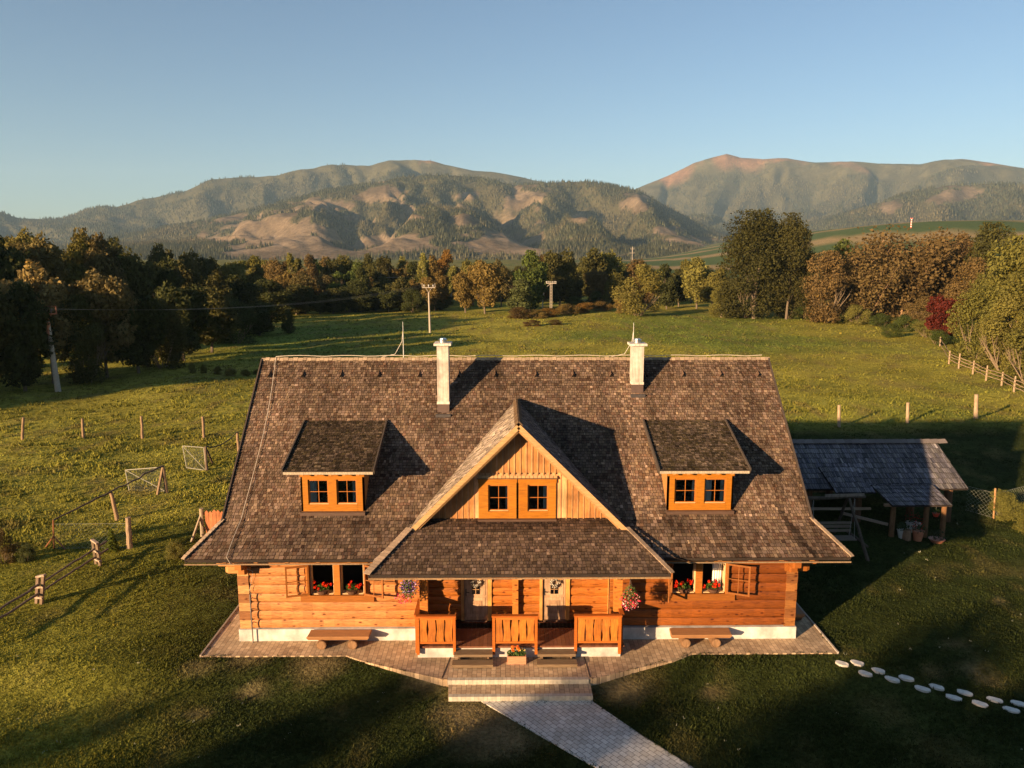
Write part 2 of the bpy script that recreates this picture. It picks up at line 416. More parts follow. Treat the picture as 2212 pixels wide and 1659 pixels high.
# ---------------------------------------------------------------- log walls
LL = (.67,.345,.125)
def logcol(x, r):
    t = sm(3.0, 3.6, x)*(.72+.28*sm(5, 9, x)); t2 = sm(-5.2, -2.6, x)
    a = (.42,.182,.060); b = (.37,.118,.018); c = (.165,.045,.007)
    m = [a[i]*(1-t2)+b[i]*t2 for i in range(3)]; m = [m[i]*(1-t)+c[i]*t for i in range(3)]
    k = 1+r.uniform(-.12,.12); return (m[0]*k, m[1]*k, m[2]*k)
def logs(mb, x0, x1, y, z0, z1, openings=(), pitch=.31, seed=3, axis='x', depth=.24, outer=-1, colx=None, m=0):
    """courses of hewn logs; outer face at y, openings = (a0,a1,z0,z1)"""
    r = random.Random(seed); n = int(round((z1-z0)/pitch)); ph = (z1-z0)/n
    for i in range(n):
        za, zb = z0+i*ph, z0+(i+1)*ph; segs = [(x0, x1)]
        for (a0, a1, b0, b1) in openings:
            if min(zb, b1)-max(za, b0) > .03:
                ns = []
                for (s0, s1) in segs:
                    if a1 <= s0 or a0 >= s1: ns.append((s0, s1)); continue
                    if a0 > s0: ns.append((s0, a0))
                    if a1 < s1: ns.append((a1, s1))
                segs = ns
        for (s0, s1) in segs:
            nn = max(1, int((s1-s0)/.35)); prof = [(-.03,.006),(.022,.06),(.040,.22),(.048,.5),(.038,.78),(.018,.94),(-.03,.99)]
            ph0 = r.uniform(0, 6); c0 = r.uniform(.88, 1.12); base = len(mb.v)
            for k in range(nn+1):
                t = s0+(s1-s0)*k/nn; wob = .008*math.sin(t*1.7+ph0)+r.uniform(-.004,.004); wz = .010*math.sin(t*1.1+ph0*2)
                for (o, h) in prof:
                    oo = y+outer*(o+(wob if 0 < h < .97 and o > 0 else 0)); zz = za+ph*h+(wz if .05 < h < .95 else 0)
                    mb.v.append((t, oo, zz) if axis == 'x' else (oo, t, zz))
                for zz in (zb-.001, za+.001):
                    mb.v.append((t, y-outer*depth, zz) if axis == 'x' else (y-outer*depth, t, zz))
            q = len(prof)+2
            for k in range(nn):
                cc = logcol((s0+(s1-s0)*(k+.5)/nn) if colx is None else colx, r); cc = tuple(a*c0 for a in cc)
                for j in range(q):
                    j2 = (j+1) % q
                    mb.f.append((base+k*q+j, base+(k+1)*q+j, base+(k+1)*q+j2, base+k*q+j2)); mb.c.append(cc); mb.m.append(m)
            mb.f.append(tuple(base+j for j in range(q))); mb.c.append((.45,.22,.09)); mb.m.append(m)
            e = base+nn*q; mb.f.append(tuple(e+q-1-j for j in range(q))); mb.c.append((.45,.22,.09)); mb.m.append(m)
WX = 9.7; ZP = .46; ZW = 3.36
# front window openings (frame inside edges)
def xs_at(px, Y=0, py=1260): return atY(px, py, Y).x
lwx = (xs_at(671), xs_at(787)); rwx = (xs_at(1451), xs_at(1566))
wz0 = atY(700, 1283, 0).z; wz1 = atY(700, 1216, 0).z
RCX = 3.2; RCY = .5
mb = MB()
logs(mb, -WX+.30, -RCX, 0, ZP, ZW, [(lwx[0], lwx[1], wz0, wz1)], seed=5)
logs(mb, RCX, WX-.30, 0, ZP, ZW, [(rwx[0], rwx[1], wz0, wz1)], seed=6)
wall_f = mb
# recessed porch wall with two doors
d1 = (atY(1003, 1300, RCY).x, atY(1053, 1300, RCY).x); d2 = (atY(1172, 1300, RCY).x, atY(1221, 1300, RCY).x)
logs(mb, -RCX, RCX, RCY, ZP, ZW+.2, [(d1[0]-.02, d1[1]+.12, ZP, 2.55), (d2[0]-.02, d2[1]+.12, ZP, 2.55)], seed=7)
mb.box(-RCX-.22, -RCX, .02, RCY+.2, ZP, ZW, (.55,.27,.09)); mb.box(RCX, RCX+.22, .02, RCY+.2, ZP, ZW, (.55,.25,.07))
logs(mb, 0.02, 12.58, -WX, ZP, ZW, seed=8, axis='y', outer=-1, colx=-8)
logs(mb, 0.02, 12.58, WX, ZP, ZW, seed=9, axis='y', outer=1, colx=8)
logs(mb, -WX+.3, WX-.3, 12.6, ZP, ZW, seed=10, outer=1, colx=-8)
walls = mb.build('log_wall', m_log, house)
# interlocking log ends at the four corners
n = 9; ph = (ZW-ZP)/n
for s in (-1, 1):
    for yc, so in ((0, -1), (12.6, 1)):
      mb = MB()
      for i in range(n):
            za, zb = ZP+i*ph, ZP+(i+1)*ph; odd = i % 2
            k = rnd.uniform(.9, 1.1)
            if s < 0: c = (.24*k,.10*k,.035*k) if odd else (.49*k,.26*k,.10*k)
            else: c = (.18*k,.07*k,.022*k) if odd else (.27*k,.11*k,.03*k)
            ex = .055 if odd else .03
            x0, x1 = sorted((s*(WX+.07), s*(WX-.31))); y0, y1 = sorted((yc+so*(.07+(.02 if odd else 0)), yc-so*.30))
            mb.box(x0, x1, y0, y1, za+.003, zb-.003, c)
      mb.build('log_end', m_log, walls)
# projecting purlins under the eave corners
mb = MB()
def roundbeam(_, p, q, w, h, c):
    mb = MB(); p = Vector(p); q = Vector(q); d = (q-p).normalized(); mb.beam(p, q-d*.10, w, h, c); mb.beam(q-d*.10, q, w, h, c, w2=w*.72, h2=h*.72); mb.build('purlin', m_planku, house)
for s in (-1, 1):
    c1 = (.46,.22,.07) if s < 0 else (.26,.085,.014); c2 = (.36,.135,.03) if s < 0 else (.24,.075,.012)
    roundbeam(mb, (s*9.3,-.0,2.93), (s*10.45,-.0,2.93), .26, .26, jit(c1, .08))
    roundbeam(mb, (s*9.3,-.0,2.66), (s*10.15,-.0,2.66), .26, .25, jit(c1, .08))
    roundbeam(mb, (s*9.50,.3,2.98), (s*9.50,-.72,2.98), .30, .26, jit(c2, .08))
    roundbeam(mb, (s*9.50,.3,2.70), (s*9.50,-.42,2.70), .29, .25, jit(c2, .08))
    roundbeam(mb, (s*9.3,12.6,3.06), (s*10.5,12.6,3.06), .26, .25, jit(c1, .08))
for i in range(20):
    x = -9.95+i*1.05
    if abs(x) > 4.4: mb = MB(); mb.beam((x,.15,3.42), (x,EY+.12,EZ-.17), .12, .14, (.36,.16,.05)); mb.build('rafter_end', m_planku, house)
# white plinth
mb = MB(); W = (.57,.54,.50)
mb.box(-9.82, 9.82, -.10, .30, -.5, ZP-.02, W); mb.box(-9.82, -9.4, .30, 12.3, -.5, ZP-.02, W); mb.box(9.4, 9.82, .30, 12.3, -.5, ZP-.02, W)
mb.box(-9.82, 9.82, 12.3, 12.72, -.5, ZP-.02, W)
mb.build('plinth', m_plaster, house)
# floors / inner dark rooms
mb = MB(); D = (.10,.075,.055)
mb.box(-9.35, 9.35, .9, 12.2, .3, .44, D)
mb.box(-9.35, -3.6, 3.2, 3.3, .44, 3.3, D); mb.box(3.6, 9.35, 3.2, 3.3, .44, 3.3, D); mb.box(-3.5, 3.5, 3.2, 3.3, .44, 3.3, D)
mb.box(-9.3, 9.3, .9, 12.2, 3.36, 3.44, D)
for x in (-3.6, 3.55): mb.box(x, x+.05, .9, 3.2, .44, 3.36, D)
mb.build('interior', m_dark, house)
# gable ends
for s in (-1, 1):
    mb = MB(); y = KY+.1; y0 = 0.05
    while y0 < 12.55:
        y1 = min(y0+.17, 12.55); ym = (y0+y1)/2
        zt_ = min(roofpt(ym), roofpt(bot-ym))-.16
        if zt_ > 3.5: mb.box(*(sorted((s*9.62, s*9.68))), y0+.004, y1-.004, 3.4, zt_, jit((.5,.27,.11), .1))
        y0 = y1
    mb.build('gable_boards', m_plank, house)
# ---------------------------------------------------------------- windows
def casement_frame(mb, x0, x1, z0, z1, y, w=.06, d=.05, c=(.6,.3,.09), muntin=True):
    mb.box(x0, x0+w, y, y+d, z0, z1, c); mb.box(x1-w, x1, y, y+d, z0, z1, c)
    mb.box(x0+w, x1-w, y, y+d, z1-w, z1, c); mb.box(x0+w, x1-w, y, y+d, z0, z0+w, c)
    if muntin:
        xm = (x0+x1)/2; zm = (z0+z1)/2; t = .010
        mb.box(xm-t, xm+t, y+.008, y+d-.012, z0+w, z1-w, c); mb.box(x0+w, xm-t, y+.008, y+d-.012, zm-t, zm+t, c); mb.box(xm+t, x1-w, y+.008, y+d-.012, zm-t, zm+t, c)
def curtain(parent, x0, x1, z0, z1, y, amp=.03):
    mb = MB(); n = 14; C = (.8,.76,.68)
    for i in range(n):
        a = x0+(x1-x0)*i/n; b = x0+(x1-x0)*(i+1)/n
        ya = y+amp*math.sin(i*1.9); yb_ = y+amp*math.sin((i+1)*1.9)
        mb.faces([(a,ya,z0),(b,yb_,z0),(b,yb_,z1),(a,ya,z1),(a,ya+.006,z0),(b,yb_+.006,z0),(b,yb_+.006,z1),(a,ya+.006,z1)], [(0,1,2,3),(7,6,5,4)], C)
    mb.build('curtain', m_cloth, parent, smooth=False)
OR = (.33,.115,.007)
def closed_window(parent, x0, x1, z0, z1, y, side='l'):
    """sash window seen closed: sash, glass and curtain as pieces of parent"""
    mb = MB(); casement_frame(mb, x0, x1, z0, z1, y+.05, .055, .05, (.36,.12,.018)); mb.box(x0+.02, x1-.02, y+.03, y+.05, z0-.0, z0+.035, (.50,.30,.14))
    mb.build('sash', m_planku, parent)
    mb = MB(); mb.box(x0+.05, x1-.05, y+.07, y+.075, z0+.05, z1-.05); mb.build('pane', m_glass, parent)
    if 'l' in side: curtain(parent, x0+.03, x0+.03+(x1-x0)*.34, z0+.02, z1, y+.125)
    if 'r' in side: curtain(parent, x1-.03-(x1-x0)*.2, x1-.03, z0+.02, z1, y+.125)
    if 's' in side: curtain(parent, x1-.03-(x1-x0)*.12, x1-.03, z0+.02, z1, y+.16, .01)
# gable wall of vertical boards
GY = .86
mb = MB()
def bx(px, py=1076): return atY(px, py, GY).x
def bz(py): return atY(1100, py, GY).z
gwins = [(bx(1034), bx(1115.5)), (bx(1120), bx(1200.5))]; gz0, gz1 = bz(1118), bz(1032)
gop = [(bx(1054.5), bx(1099.5)), (bx(1139.5), bx(1184.5))]; go0, go1 = bz(1103), bz(1046)
zsplit = bz(1020)
x = -3.62
while x < 3.6:
    w = .205; x2 = x+w; xm = (x+x2)/2; zt_ = GZ-abs(xm)-.17; zl = 4.12
    segs = [(zl, zt_)]
    if x2 > gwins[0][0]+.12 and x < gwins[1][1]-.12: segs = [(gz1, zt_)]
    for (a, b) in segs:
        if b-a < .05: continue
        c = jit((.43,.19,.062), .14)
        if b > zsplit+.1:
            mb.box(x+.003, x2-.003, GY-.075, GY-.03, zsplit, b, c)
            mb.box(x2-.028, x2+.022, GY-.10, GY-.076, zsplit-.02, b-.02, jit((.50,.26,.11), .08)); mb.box(x2-.022, x2+.016, GY-.095, GY-.076, zsplit-.05, zsplit-.02, c)
            if a < zsplit: mb.box(x+.003, x2-.003, GY-.03, GY, a, zsplit+.1, jit((.58,.31,.14), .09)); mb.box(x2-.022, x2+.018, GY-.05, GY-.031, a, zsplit-.02, jit((.46,.235,.10), .08))
        else:
            mb.box(x+.003, x2-.003, GY-.03, GY, a, b, c); mb.box(x2-.022, x2+.018, GY-.05, GY-.031, a, b-.04, jit((.46,.235,.10), .08))
    x = x2
gw = mb.build('gable_boards', m_plank, house)
mb = MB()
x = gwins[0][0]-.02
while x < gwins[1][1]:   # row of small shingles above the windows
    mb.beam((x+.07, GY-.09, gz1+.10), (x+.07, GY-.14, gz1+.02), .125, .02, jit((.45,.26,.12), .15)); x += .14
mb.box(gwins[0][0]-.06, gwins[1][1]+.06, GY-.15, GY-.10, gz1-.012, gz1+.01, (.12,.07,.04))
mb.build('window_hood', m_planku, gw)
for i, (w0, w1) in enumerate(gwins):
    o0, o1 = gop[i]; mb = MB(); y0, y1 = GY-.09, GY+.02
    mb.box(w0, o0, y0, y1, gz0, gz1-.16, OR if i else (0.332,0.124,0.010)); mb.box(o1, w1, y0, y1, gz0, gz1-.16, (0.345,0.131,0.010))
    mb.box(w0-.02, w1+.02, y0-.01, y1, gz1-.16, gz1, (0.351,0.124,0.008)); mb.box(o0, o1, y0, y1, gz0, go0, (0.332,0.119,0.008))
    mb.box(o0, o1, y0, y1, go1, gz1-.16, (0.339,0.131,0.010))
    win = mb.build('window', m_planku, house)
    closed_window(win, o0, o1, go0, go1, y0+.02, 's' if i == 0 else 'r')
mb = MB(); mb.box(gwins[0][0]-.02, gwins[1][1]+.02, GY-.22, GY-.05, gz0-.15, gz0-.005, (.085,.05,.035)); mb.build('window_apron', m_planku, house)
mb = MB(); mb.box(gwins[0][0], gwins[1][1], GY+.6, GY+.7, 3.9, 6.0, D); mb.box(gwins[0][0], gwins[1][1], GY+.03, GY+.7, 3.9, 3.95, D)
mb.build('gable_room', m_dark, house)
# the porch gable's attic is open behind the boards: main roof deck closes it
# ---------------------------------------------------------------- dormers
DY = 1.1
for di, (wx0, wx1, rx0, rx1) in enumerate(((-7.75,-5.5,-8.24,-5.1), (5.36,7.72,4.98,8.14))):
    zb, ztp = 4.30, 5.72; dorm = thing('dormer', None, None); dorm.parent = house
    # cheeks
    for xx, s in ((wx0, 1), (wx1, -1)):
        mb = MB()
        a0, a1 = sorted((xx, xx+s*.06))
        yk = KY+(ztp-KZ)*(RY-KY)/(RZ-KZ)
        mb.faces([(a0,DY,zb),(a0,DY,ztp),(a0,4.2,6.9),(a0,4.2,6.9-.02),(a1,DY,zb),(a1,DY,ztp),(a1,4.2,6.9),(a1,4.2,6.88)], [(0,1,2,3),(7,6,5,4),(0,4,5,1),(1,5,6,2),(2,6,7,3),(3,7,4,0)], (.42,.19,.06)); mb.build('cheek_wall', m_planku, dorm)
    mb = MB()
    # frame: left, middle, right posts, header, sill
    op = []
    ls, ws = (.20,.15), 0
    xm0, xm1 = (wx0+wx1)/2-.14, (wx0+wx1)/2+.14
    z0, z1 = 4.60, 5.52
    mb.box(wx0, wx0+.25, DY, DY+.14, zb+.05, ztp, (0.339,0.124,0.008)); mb.box(wx1-.25, wx1, DY, DY+.14, zb+.05, ztp, (0.325,0.116,0.007))
    mb.box(xm0, xm1, DY-.01, DY+.14, z0, z1, (0.339,0.122,0.008)); mb.box(wx0+.25, wx1-.25, DY, DY+.14, z1, ztp, (0.345,0.124,0.008)); mb.box(wx0+.25, wx1-.25, DY-.005, DY+.14, zb+.05, z0, (0.332,0.119,0.008))
    mb.box(wx0-.02, wx1+.02, DY-.02, DY+.0, z1+.1, ztp-.02, (0.325,0.116,0.007))
    win = mb.build('window_frame', m_planku, dorm)
    wn = dorm
    closed_window(wn, wx0+.25, xm0, z0, z1, DY, ('l' if di == 0 else 's'))
    closed_window(wn, xm1, wx1-.25, z0, z1, DY, ('r' if di == 0 else 'l r'))
    mb = MB(); mb.box(wx0-.03, wx1+.03, DY-.14, DY+.0, zb-.07, zb+.045, (.09,.055,.04)); mb.build('sill', m_planku, dorm)
    mb = MB(); mb.box(wx0+.07, wx1-.07, DY+.9, DY+.95, 4.2, 6.2, D); mb.build('dormer_room', m_dark, dorm)
    # shed roof
    mb = MB(); ye, ze, yt, ztt = .72, 5.94, 4.0, 7.02
    P = [(rx0,ye,ze),(rx1,ye,ze),(rx1,yt,ztt),(rx0,yt,ztt)]
    mb.slab(P, (0,-.31,.95), .10, DK)
    mc = ((.095,.066,.042),(.06,.042,.028),(.125,.09,.056)) if di == 0 else ((.125,.09,.06),(.085,.062,.042),(.165,.12,.08))
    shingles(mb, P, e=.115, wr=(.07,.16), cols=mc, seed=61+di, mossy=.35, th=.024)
    dr = mb.build('dormer_roof', m_shingle, dorm)
    mb = MB()
    for s, xx in ((-1, rx0-.03), (1, rx1+.03)): mb.beam((xx,ye-.02,ze-.02), (xx,yt,ztt-.02), .05, .2, (.07,.055,.045))
    mb.box(rx0, rx1, ye-.03, ye-.005, ze-.12, ze-.03, (.36,.30,.22))
    for k in range(5):
        xx = wx0+.15+k*(wx1-wx0-.3)/4; mb.beam((xx,DY+.1,ze-.05), (xx,ye+.06,ze-.15), .10, .10, (.45,.2,.06))
    mb.build('fascia', m_grey, dorm)
# ---------------------------------------------------------------- chimneys, rods, cables
for ci, (cx, cyb, ztop) in enumerate(((atY(958, 860, 4.45).x, 4.3, 9.95), (atY(1376.5, 820, 5.1).x, 5.0, 9.85))):
    mb = MB(); h = .225; zb = roofpt(cyb)
    mb.box(cx-h, cx+h, cyb, cyb+.62, zb+.42, ztop, (.54,.48,.42)); mb.box(cx-h-.02, cx+h+.02, cyb-.02, cyb+.64, zb+.36, zb+.46, (.7,.64,.56))
    ch = mb.build('chimney', m_chim, house)
    mb = MB(); mb.box(cx-h-.008, cx+h+.008, cyb-.008, cyb+.628, zb-.2, zb+.36, (.09,.06,.05))
    mb.box(cx-h-.07, cx+h+.07, cyb-.18, cyb+.0, zb-.22, zb-.02, (.05,.045,.045)); mb.build('flashing', m_paint, ch)
    mb = MB(); mb.box(cx-h-.11, cx+h+.11, cyb-.10, cyb+.72, ztop, ztop+.09, (.66,.60,.52)); mb.build('cap', m_chim, ch)
    mb = MB(); mb.lathe((cx,cyb+.31,ztop+.09), [(.155,0),(.155,.10),(.17,.105),(.17,.13),(.13,.135),(.12,.17)], 18, (.55,.55,.55)); mb.build('flue', m_metal, ch, smooth=False)
for px, yt in ((872, 695), (1367, 697)):
    p = atY(px, 778, RY+.02); p.z = RZ+.05; t = atY(px, yt, RY+.02); mb = MB()
    mb.tube([p, (p.x,p.y,t.z)], [.02,.008], 6, (.5,.5,.48))
    mb.tube([(p.x-.9,p.y,RZ+.1),(p.x-.35,p.y,RZ+.22),(p.x-.05,p.y,RZ+.75),(p.x,p.y,RZ+1.2)], .012, 5, (.5,.45,.38))
    mb.build('lightning_rod', m_paint, house)
mb = MB(); pts = []
for i in range(60):
    x = -RX+.55+i*(2*RX-.8)/59; pts.append((x, RY-.02, RZ+.13+.045*abs(math.sin(i*.55))))
mb.tube(pts, .013, 5, (.5,.44,.36)); mb.build('lightning_cable', m_paint, roof)
mb = MB(); pts = []
for i in range(14):
    t = i/13; y = RY+(EY-RY)*t; pts.append((-9.95+.12*math.sin(t*5)+.25*t, y-.03, roofpt(y)+.10))
pts += [(-9.7,EY-.05,EZ-.1),(-9.6,-.5,3.0),(-9.2,-.12,2.6),(-9.35,-.12,1.9),(-9.30,-.14,1.75)]
mb.tube(pts, .011, 5, (.5,.44,.36))
mb.tube([(-9.5,-.15,3.1),(-8.9,-.10,2.7),(-8.7,-.10,3.0),(-8.2,-.12,3.1),(-7.9,-.3,3.22)], .012, 5, (.15,.09,.05))
mb.build('lightning_cable', m_paint, roof)
mb = MB(); mb.tube([(-9.30,-.22,-.02),(-9.32,-.22,1.8)], .022, 7, (.16,.13,.11))
for z in (.7, 1.2, 1.6): mb.beam((-9.31,-.22,z), (-9.31,-.02,z), .02, .02, (.12,.1,.08))
mb.build('downpipe', m_paint, house)
# ---------------------------------------------------------------- front windows with open casements
def open_window(x0, x1, z0, z1, dark, ang):
    mid = (x0+x1)/2; k = .85 if dark else 1; C = (.38*k,.13*k,.02*k); y = -.10
    mb = MB(); m2 = .13
    mb.box(x0-.14, x0, y, .10, z0-.02, z1+.02, C); mb.box(x1, x1+.14, y, .10, z0-.02, z1+.02, C); mb.box(mid-m2/1.2, mid+m2/1.2, y, .10, z0, z1, C)
    mb.box(x0-.36, x1+.16, y-.01, .10, z1+.02, z1+.30, (.46*k,.18*k,.035*k)); mb.box(x0-.34, x1+.34, y-.012, .10, z0-.26, z0-.02, (.27*k,.09*k,.014*k))
    for a, b in ((x0, mid-m2/1.2), (mid+m2/1.2, x1)):
        mb.box(a, a+.035, y+.10, .24, z0, z1, (.62,.40,.2)); mb.box(b-.035, b, y+.10, .24, z0, z1, (.66,.45,.24)); mb.box(a+.035, b-.035, y+.06, .26, z0, z0+.03, (.62,.42,.22)); mb.box(a+.035, b-.035, y+.1, .24, z1-.03, z1, (.6,.3,.1))
    w = mb.build('window', m_planku, house)
    if dark: curtain(w, x1-.40, x1-.06, z0+.02, z1, .22)
    wl = .78
    for s, xh in ((-1, x0-.02), (1, x1+.02)):
        a = ang[0] if s < 0 else ang[1]          # opening angle from the wall plane
        e = Vector((s*math.cos(a), -math.sin(a), 0)); nrm = Vector((0,0,1)).cross(e)
        p0 = Vector((xh, y-.03, 0)); mb = MB(); c = (.24*k,.082*k,.015*k)
        def bm(u0, u1, za, zb_, t=.045):
            A = p0+e*u0; B = p0+e*u1
            mb.beam(Vector((A.x,A.y,(za+zb_)/2)), Vector((B.x,B.y,(za+zb_)/2)), t, zb_-za, c)
        bm(0, .06, z0+.02, z1-.02); bm(wl-.06, wl, z0+.02, z1-.02); bm(.06, wl-.06, z1-.08, z1-.02); bm(.06, wl-.06, z0+.02, z0+.08)
        bm(wl/2-.013, wl/2+.013, z0+.08, z1-.08, .02); bm(.06, wl-.06, (z0+z1)/2-.013, (z0+z1)/2+.013, .018)
        cs = mb.build('casement', m_planku, w)
for (x0, x1), dk, ang in ((lwx, 0, (R(16), R(24))), (rwx, 1, (R(70), R(22)))):
    open_window(x0, x1, wz0, wz1, dk, ang)
# doors
for i, (a, b) in enumerate((d1, d2)):
    mb = MB(); y = RCY; z0, z1 = ZP+.02, 2.5; c = (.55,.35,.20)
    mb.box(a, b, y-.02, y+.04, z0, z1, (.40,.25,.15))
    for (u0, u1, v0, v1) in ((.1,.9,.12,.85), (.1,.9,.95,1.95)):
        w = b-a; xa, xb = a+w*u0, a+w*u1
        mb.box(xa, xb, y-.035, y-.021, z0+v0, z0+v1, (.44,.285,.175)); mb.box(xa+.12, xb-.12, y-.05, y-.036, z0+v0+.12, z0+v1-.12, (.36,.22,.13)) if v0 < .5 else None
        if v0 < .5: mb.box(xa+.22, xb-.22, y-.062, y-.051, z0+v0+.24, z0+v1-.24, (.44,.285,.175))
    mb.box(a-.11, a-.01, y-.09, y+.05, z0, z1+.1, (.58,.28,.08)); mb.box(b+.01, b+.15, y-.09, y+.05, z0, z1+.1, (.60,.30,.08))
    mb.box(a, b, y-.09, y+.05, z1, z1+.1, (.58,.28,.08)); mb.box(a+.02, b, y-.12, y-.02, z0-.03, z0, (.2,.12,.08))
    dr = mb.build('door', m_plank, house)
    w = b-a; xm = a+w*.5
    mb = MB(); mb.box(xm-.13, xm+.13, y-.060, y-.054, z0+.99, z0+1.35, (.02,.02,.02)); mb.build('pane', m_glass, dr)
    mb = MB(); mb.box(xm-.13, xm+.13, y-.0535, y-.037, z0+.99, z0+1.35, (.02,.018,.016)); 
    for zz in (1.17,): mb.box(xm-.13, xm+.13, y-.070, y-.062, z0+zz-.01, z0+zz+.01, (.4,.24,.12))
    mb.box(xm-.01, xm+.01, y-.078, y-.071, z0+.99, z0+1.35, (.4,.24,.12)); mb.build('window_frame', m_dark, dr)
    mb = MB(); mb.box(a+.05, a+.085, y-.045, y-.036, z0+.93, z0+1.18, (.02,.02,.02)); mb.tube([(a+.067,y-.05,z0+1.08),(a+.067,y-.10,z0+1.08),(a+.19,y-.11,z0+1.07)], .012, 6, (.02,.02,.02)); mb.build('handle', m_paint, dr)
    # wreath, hangs on the door
    wr = thing('door_wreath', ('white and brown wreath on the left wooden door' if i == 0 else 'white and brown wreath on the right wooden door'), 'wreath', (xm+.02*i, y-.13, z0+1.45), group='wreaths on the cabin doors')
    mb = MB(); rr = random.Random(5+i)
    for k in range(260):
        t = rr.uniform(0, 2*math.pi); q = rr.uniform(-.045,.045); rad = .135+q
        p = Vector((math.cos(t)*rad, rr.uniform(-.04,.03), math.sin(t)*rad)); n_ = Vector((rr.gauss(0,1), rr.gauss(0,1), rr.gauss(0,1))).normalized(); t1 = n_.orthogonal().normalized()*.028; t2 = n_.cross(t1).normalized()*.02
        mb.poly([p-t1, p-t2, p+t1, p+t2], (.62,.58,.5) if rr.random() < .5 else (.12,.09,.06))
    mb.build('twigs', m_flower, wr)
# ---------------------------------------------------------------- porch
RB = (.50,.155,.022); DXR = 3.46
mb = MB(); mb.box(-3.42, 3.42, -1.28, -.101, -.4, .36, (.56,.53,.48)); mb.build('plinth', m_plaster, house, )
mb = MB(); x = -3.46
while x < 3.44:
    mb.box(x+.003, x+.137, -1.36, RCY-.13, .40, .44, jit((.16,.062,.032), .22)); x += .14
mb.box(-3.44, 3.44, -1.33, -1.285, .361, .40, (.14,.06,.03)); mb.box(-3.4, 3.4, -1.2, RCY-.12, .362, .398, (.04,.02,.012))
mb.build('porch_deck', m_planku, house)
def rail_x(px): return atY(px, 1350, -1.4).x
rails = [(rail_x(899.5), rail_x(984)), (rail_x(1063.5), rail_x(1161)), (rail_x(1241), rail_x(1342))]
def railing(p, q, nb, ztop=1.56, out=(0,-1)):
    p = Vector(p); q = Vector(q); mb = MB(); d = (q-p).normalized(); o = Vector((out[0], out[1], 0))
    for e, dd in ((p, 1), (q, -1)):
        c0 = e+d*dd*.045; mb.beam(c0+Vector((0,0,.18)), c0+Vector((0,0,ztop-.05)), .09, .09, (.38,.10,.012), up=d)
    mb.beam(p+d*-.02+Vector((0,0,ztop-.02)), q+d*.02+Vector((0,0,ztop-.02)), .15, .055, (.34,.085,.011)); mb.beam(p+d*.09+Vector((0,0,ztop-.10)), q-d*.09+Vector((0,0,ztop-.10)), .05, .09, (.40,.125,.018))
    mb.beam(p+d*.09+Vector((0,0,.60)), q-d*.09+Vector((0,0,.60)), .05, .06, (.38,.11,.015))
    r_ = mb.build('railing', m_planku, house)
    L_ = (q-p).length-.18; w = L_/nb; rr = random.Random(int(p.x*10)+nb)
    for k in range(nb):
        mb = MB(); s0 = .09+k*w+.018; s1 = .09+(k+1)*w-.022; n_ = 7; c = jit((.43,.145,.022), .2, rr)
        ph1, ph2 = rr.uniform(0, 6), rr.uniform(0, 6); vs = []
        for j in range(n_+1):
            z = .635+(ztop-.15-.635)*j/n_; a0 = s0+.016*math.sin(ph1+j*.9)+rr.uniform(-.006,.006); a1 = s1+.016*math.sin(ph2+j*.8)+rr.uniform(-.006,.006)
            A = p+d*a0+Vector((0,0,z)); B = p+d*a1+Vector((0,0,z)); vs += [A+o*.016, B+o*.016, B-o*.012, A-o*.012]
        fs = []
        for j in range(n_):
            b0 = j*4
            for m_ in range(4): fs.append((b0+m_, b0+(m_+1) % 4, b0+4+(m_+1) % 4, b0+4+m_))
        fs += [(3,2,1,0), (n_*4, n_*4+1, n_*4+2, n_*4+3)]
        mb.faces(vs, fs, c); mb.build('baluster_board', m_plank, r_)
for (a, b), nb in zip(rails, (4, 5, 5)): railing((a,-1.40,0), (b,-1.40,0), nb)
railing((-3.44,-1.32,0), (-3.44,-.14,0), 5, out=(-1,0)); railing((3.44,-1.32,0), (3.44,-.14,0), 5, out=(1,0))
# posts and beam of the porch
for px, w, y in ((916, .27, -.80), (1334, .27, -.80), (1113, .21, RCY-.12)):
    x = atY(px, 1300, y).x; mb = MB(); c = (.42,.155,.028)
    mb.beam((x,y,.44), (x,y,3.1), w, w, c); mb.beam((x,y,2.62), (x,y,2.82), w+.10, w+.06, (.60,.25,.06))
    if y < 0: mb.beam((x+.0,y,2.55), (x+.0,y-.55,3.0), .14, .14, (.55,.24,.06))
    mb.build('porch_post', m_log, house)
mb = MB(); mb.beam((-4.5,-1.18,3.08), (4.5,-1.18,3.08), .24, .22, (.58,.26,.07))
for s in (-1, 1): mb.beam((s*4.1,.3,3.1), (s*4.1,-1.5,3.1), .2, .2, (.56,.25,.07))
for x in (-2.6,-1.3,0,1.3,2.6): mb.beam((x,RCY,3.2), (x,-1.95,3.12), .14, .14, (.56,.28,.1))
mb.box(-4.3, 4.3, -1.3, .6, 3.26, 3.29, (.3,.15,.06))
mb.build('porch_beam', m_planku, house)
# timber steps
for px0, px1 in ((981, 1064), (1161, 1243)):
    a = atY(px0, 1400, -1.5).x; b = atY(px1, 1400, -1.5).x; g = (.17,.115,.068)
    mb = MB(); mb.box(a, b, -1.66, -1.30, .215, .30, g); mb.box(a+.12, a+.18, -1.60, -1.29, .02, .214, (.15,.09,.05)); mb.box(b-.18, b-.12, -1.60, -1.29, .02, .214, (.15,.09,.05)); mb.build('step', m_planku, house)
    mb = MB(); mb.box(a-.04, b+.02, -2.02, -1.68, .04, .135, g); mb.box(a+.1, a+.2, -1.98, -1.72, 0.002, .04, (.1,.07,.05)); mb.box(b-.2, b-.1, -1.98, -1.72, 0.002, .04, (.1,.07,.05)); mb.build('step', m_planku, house)
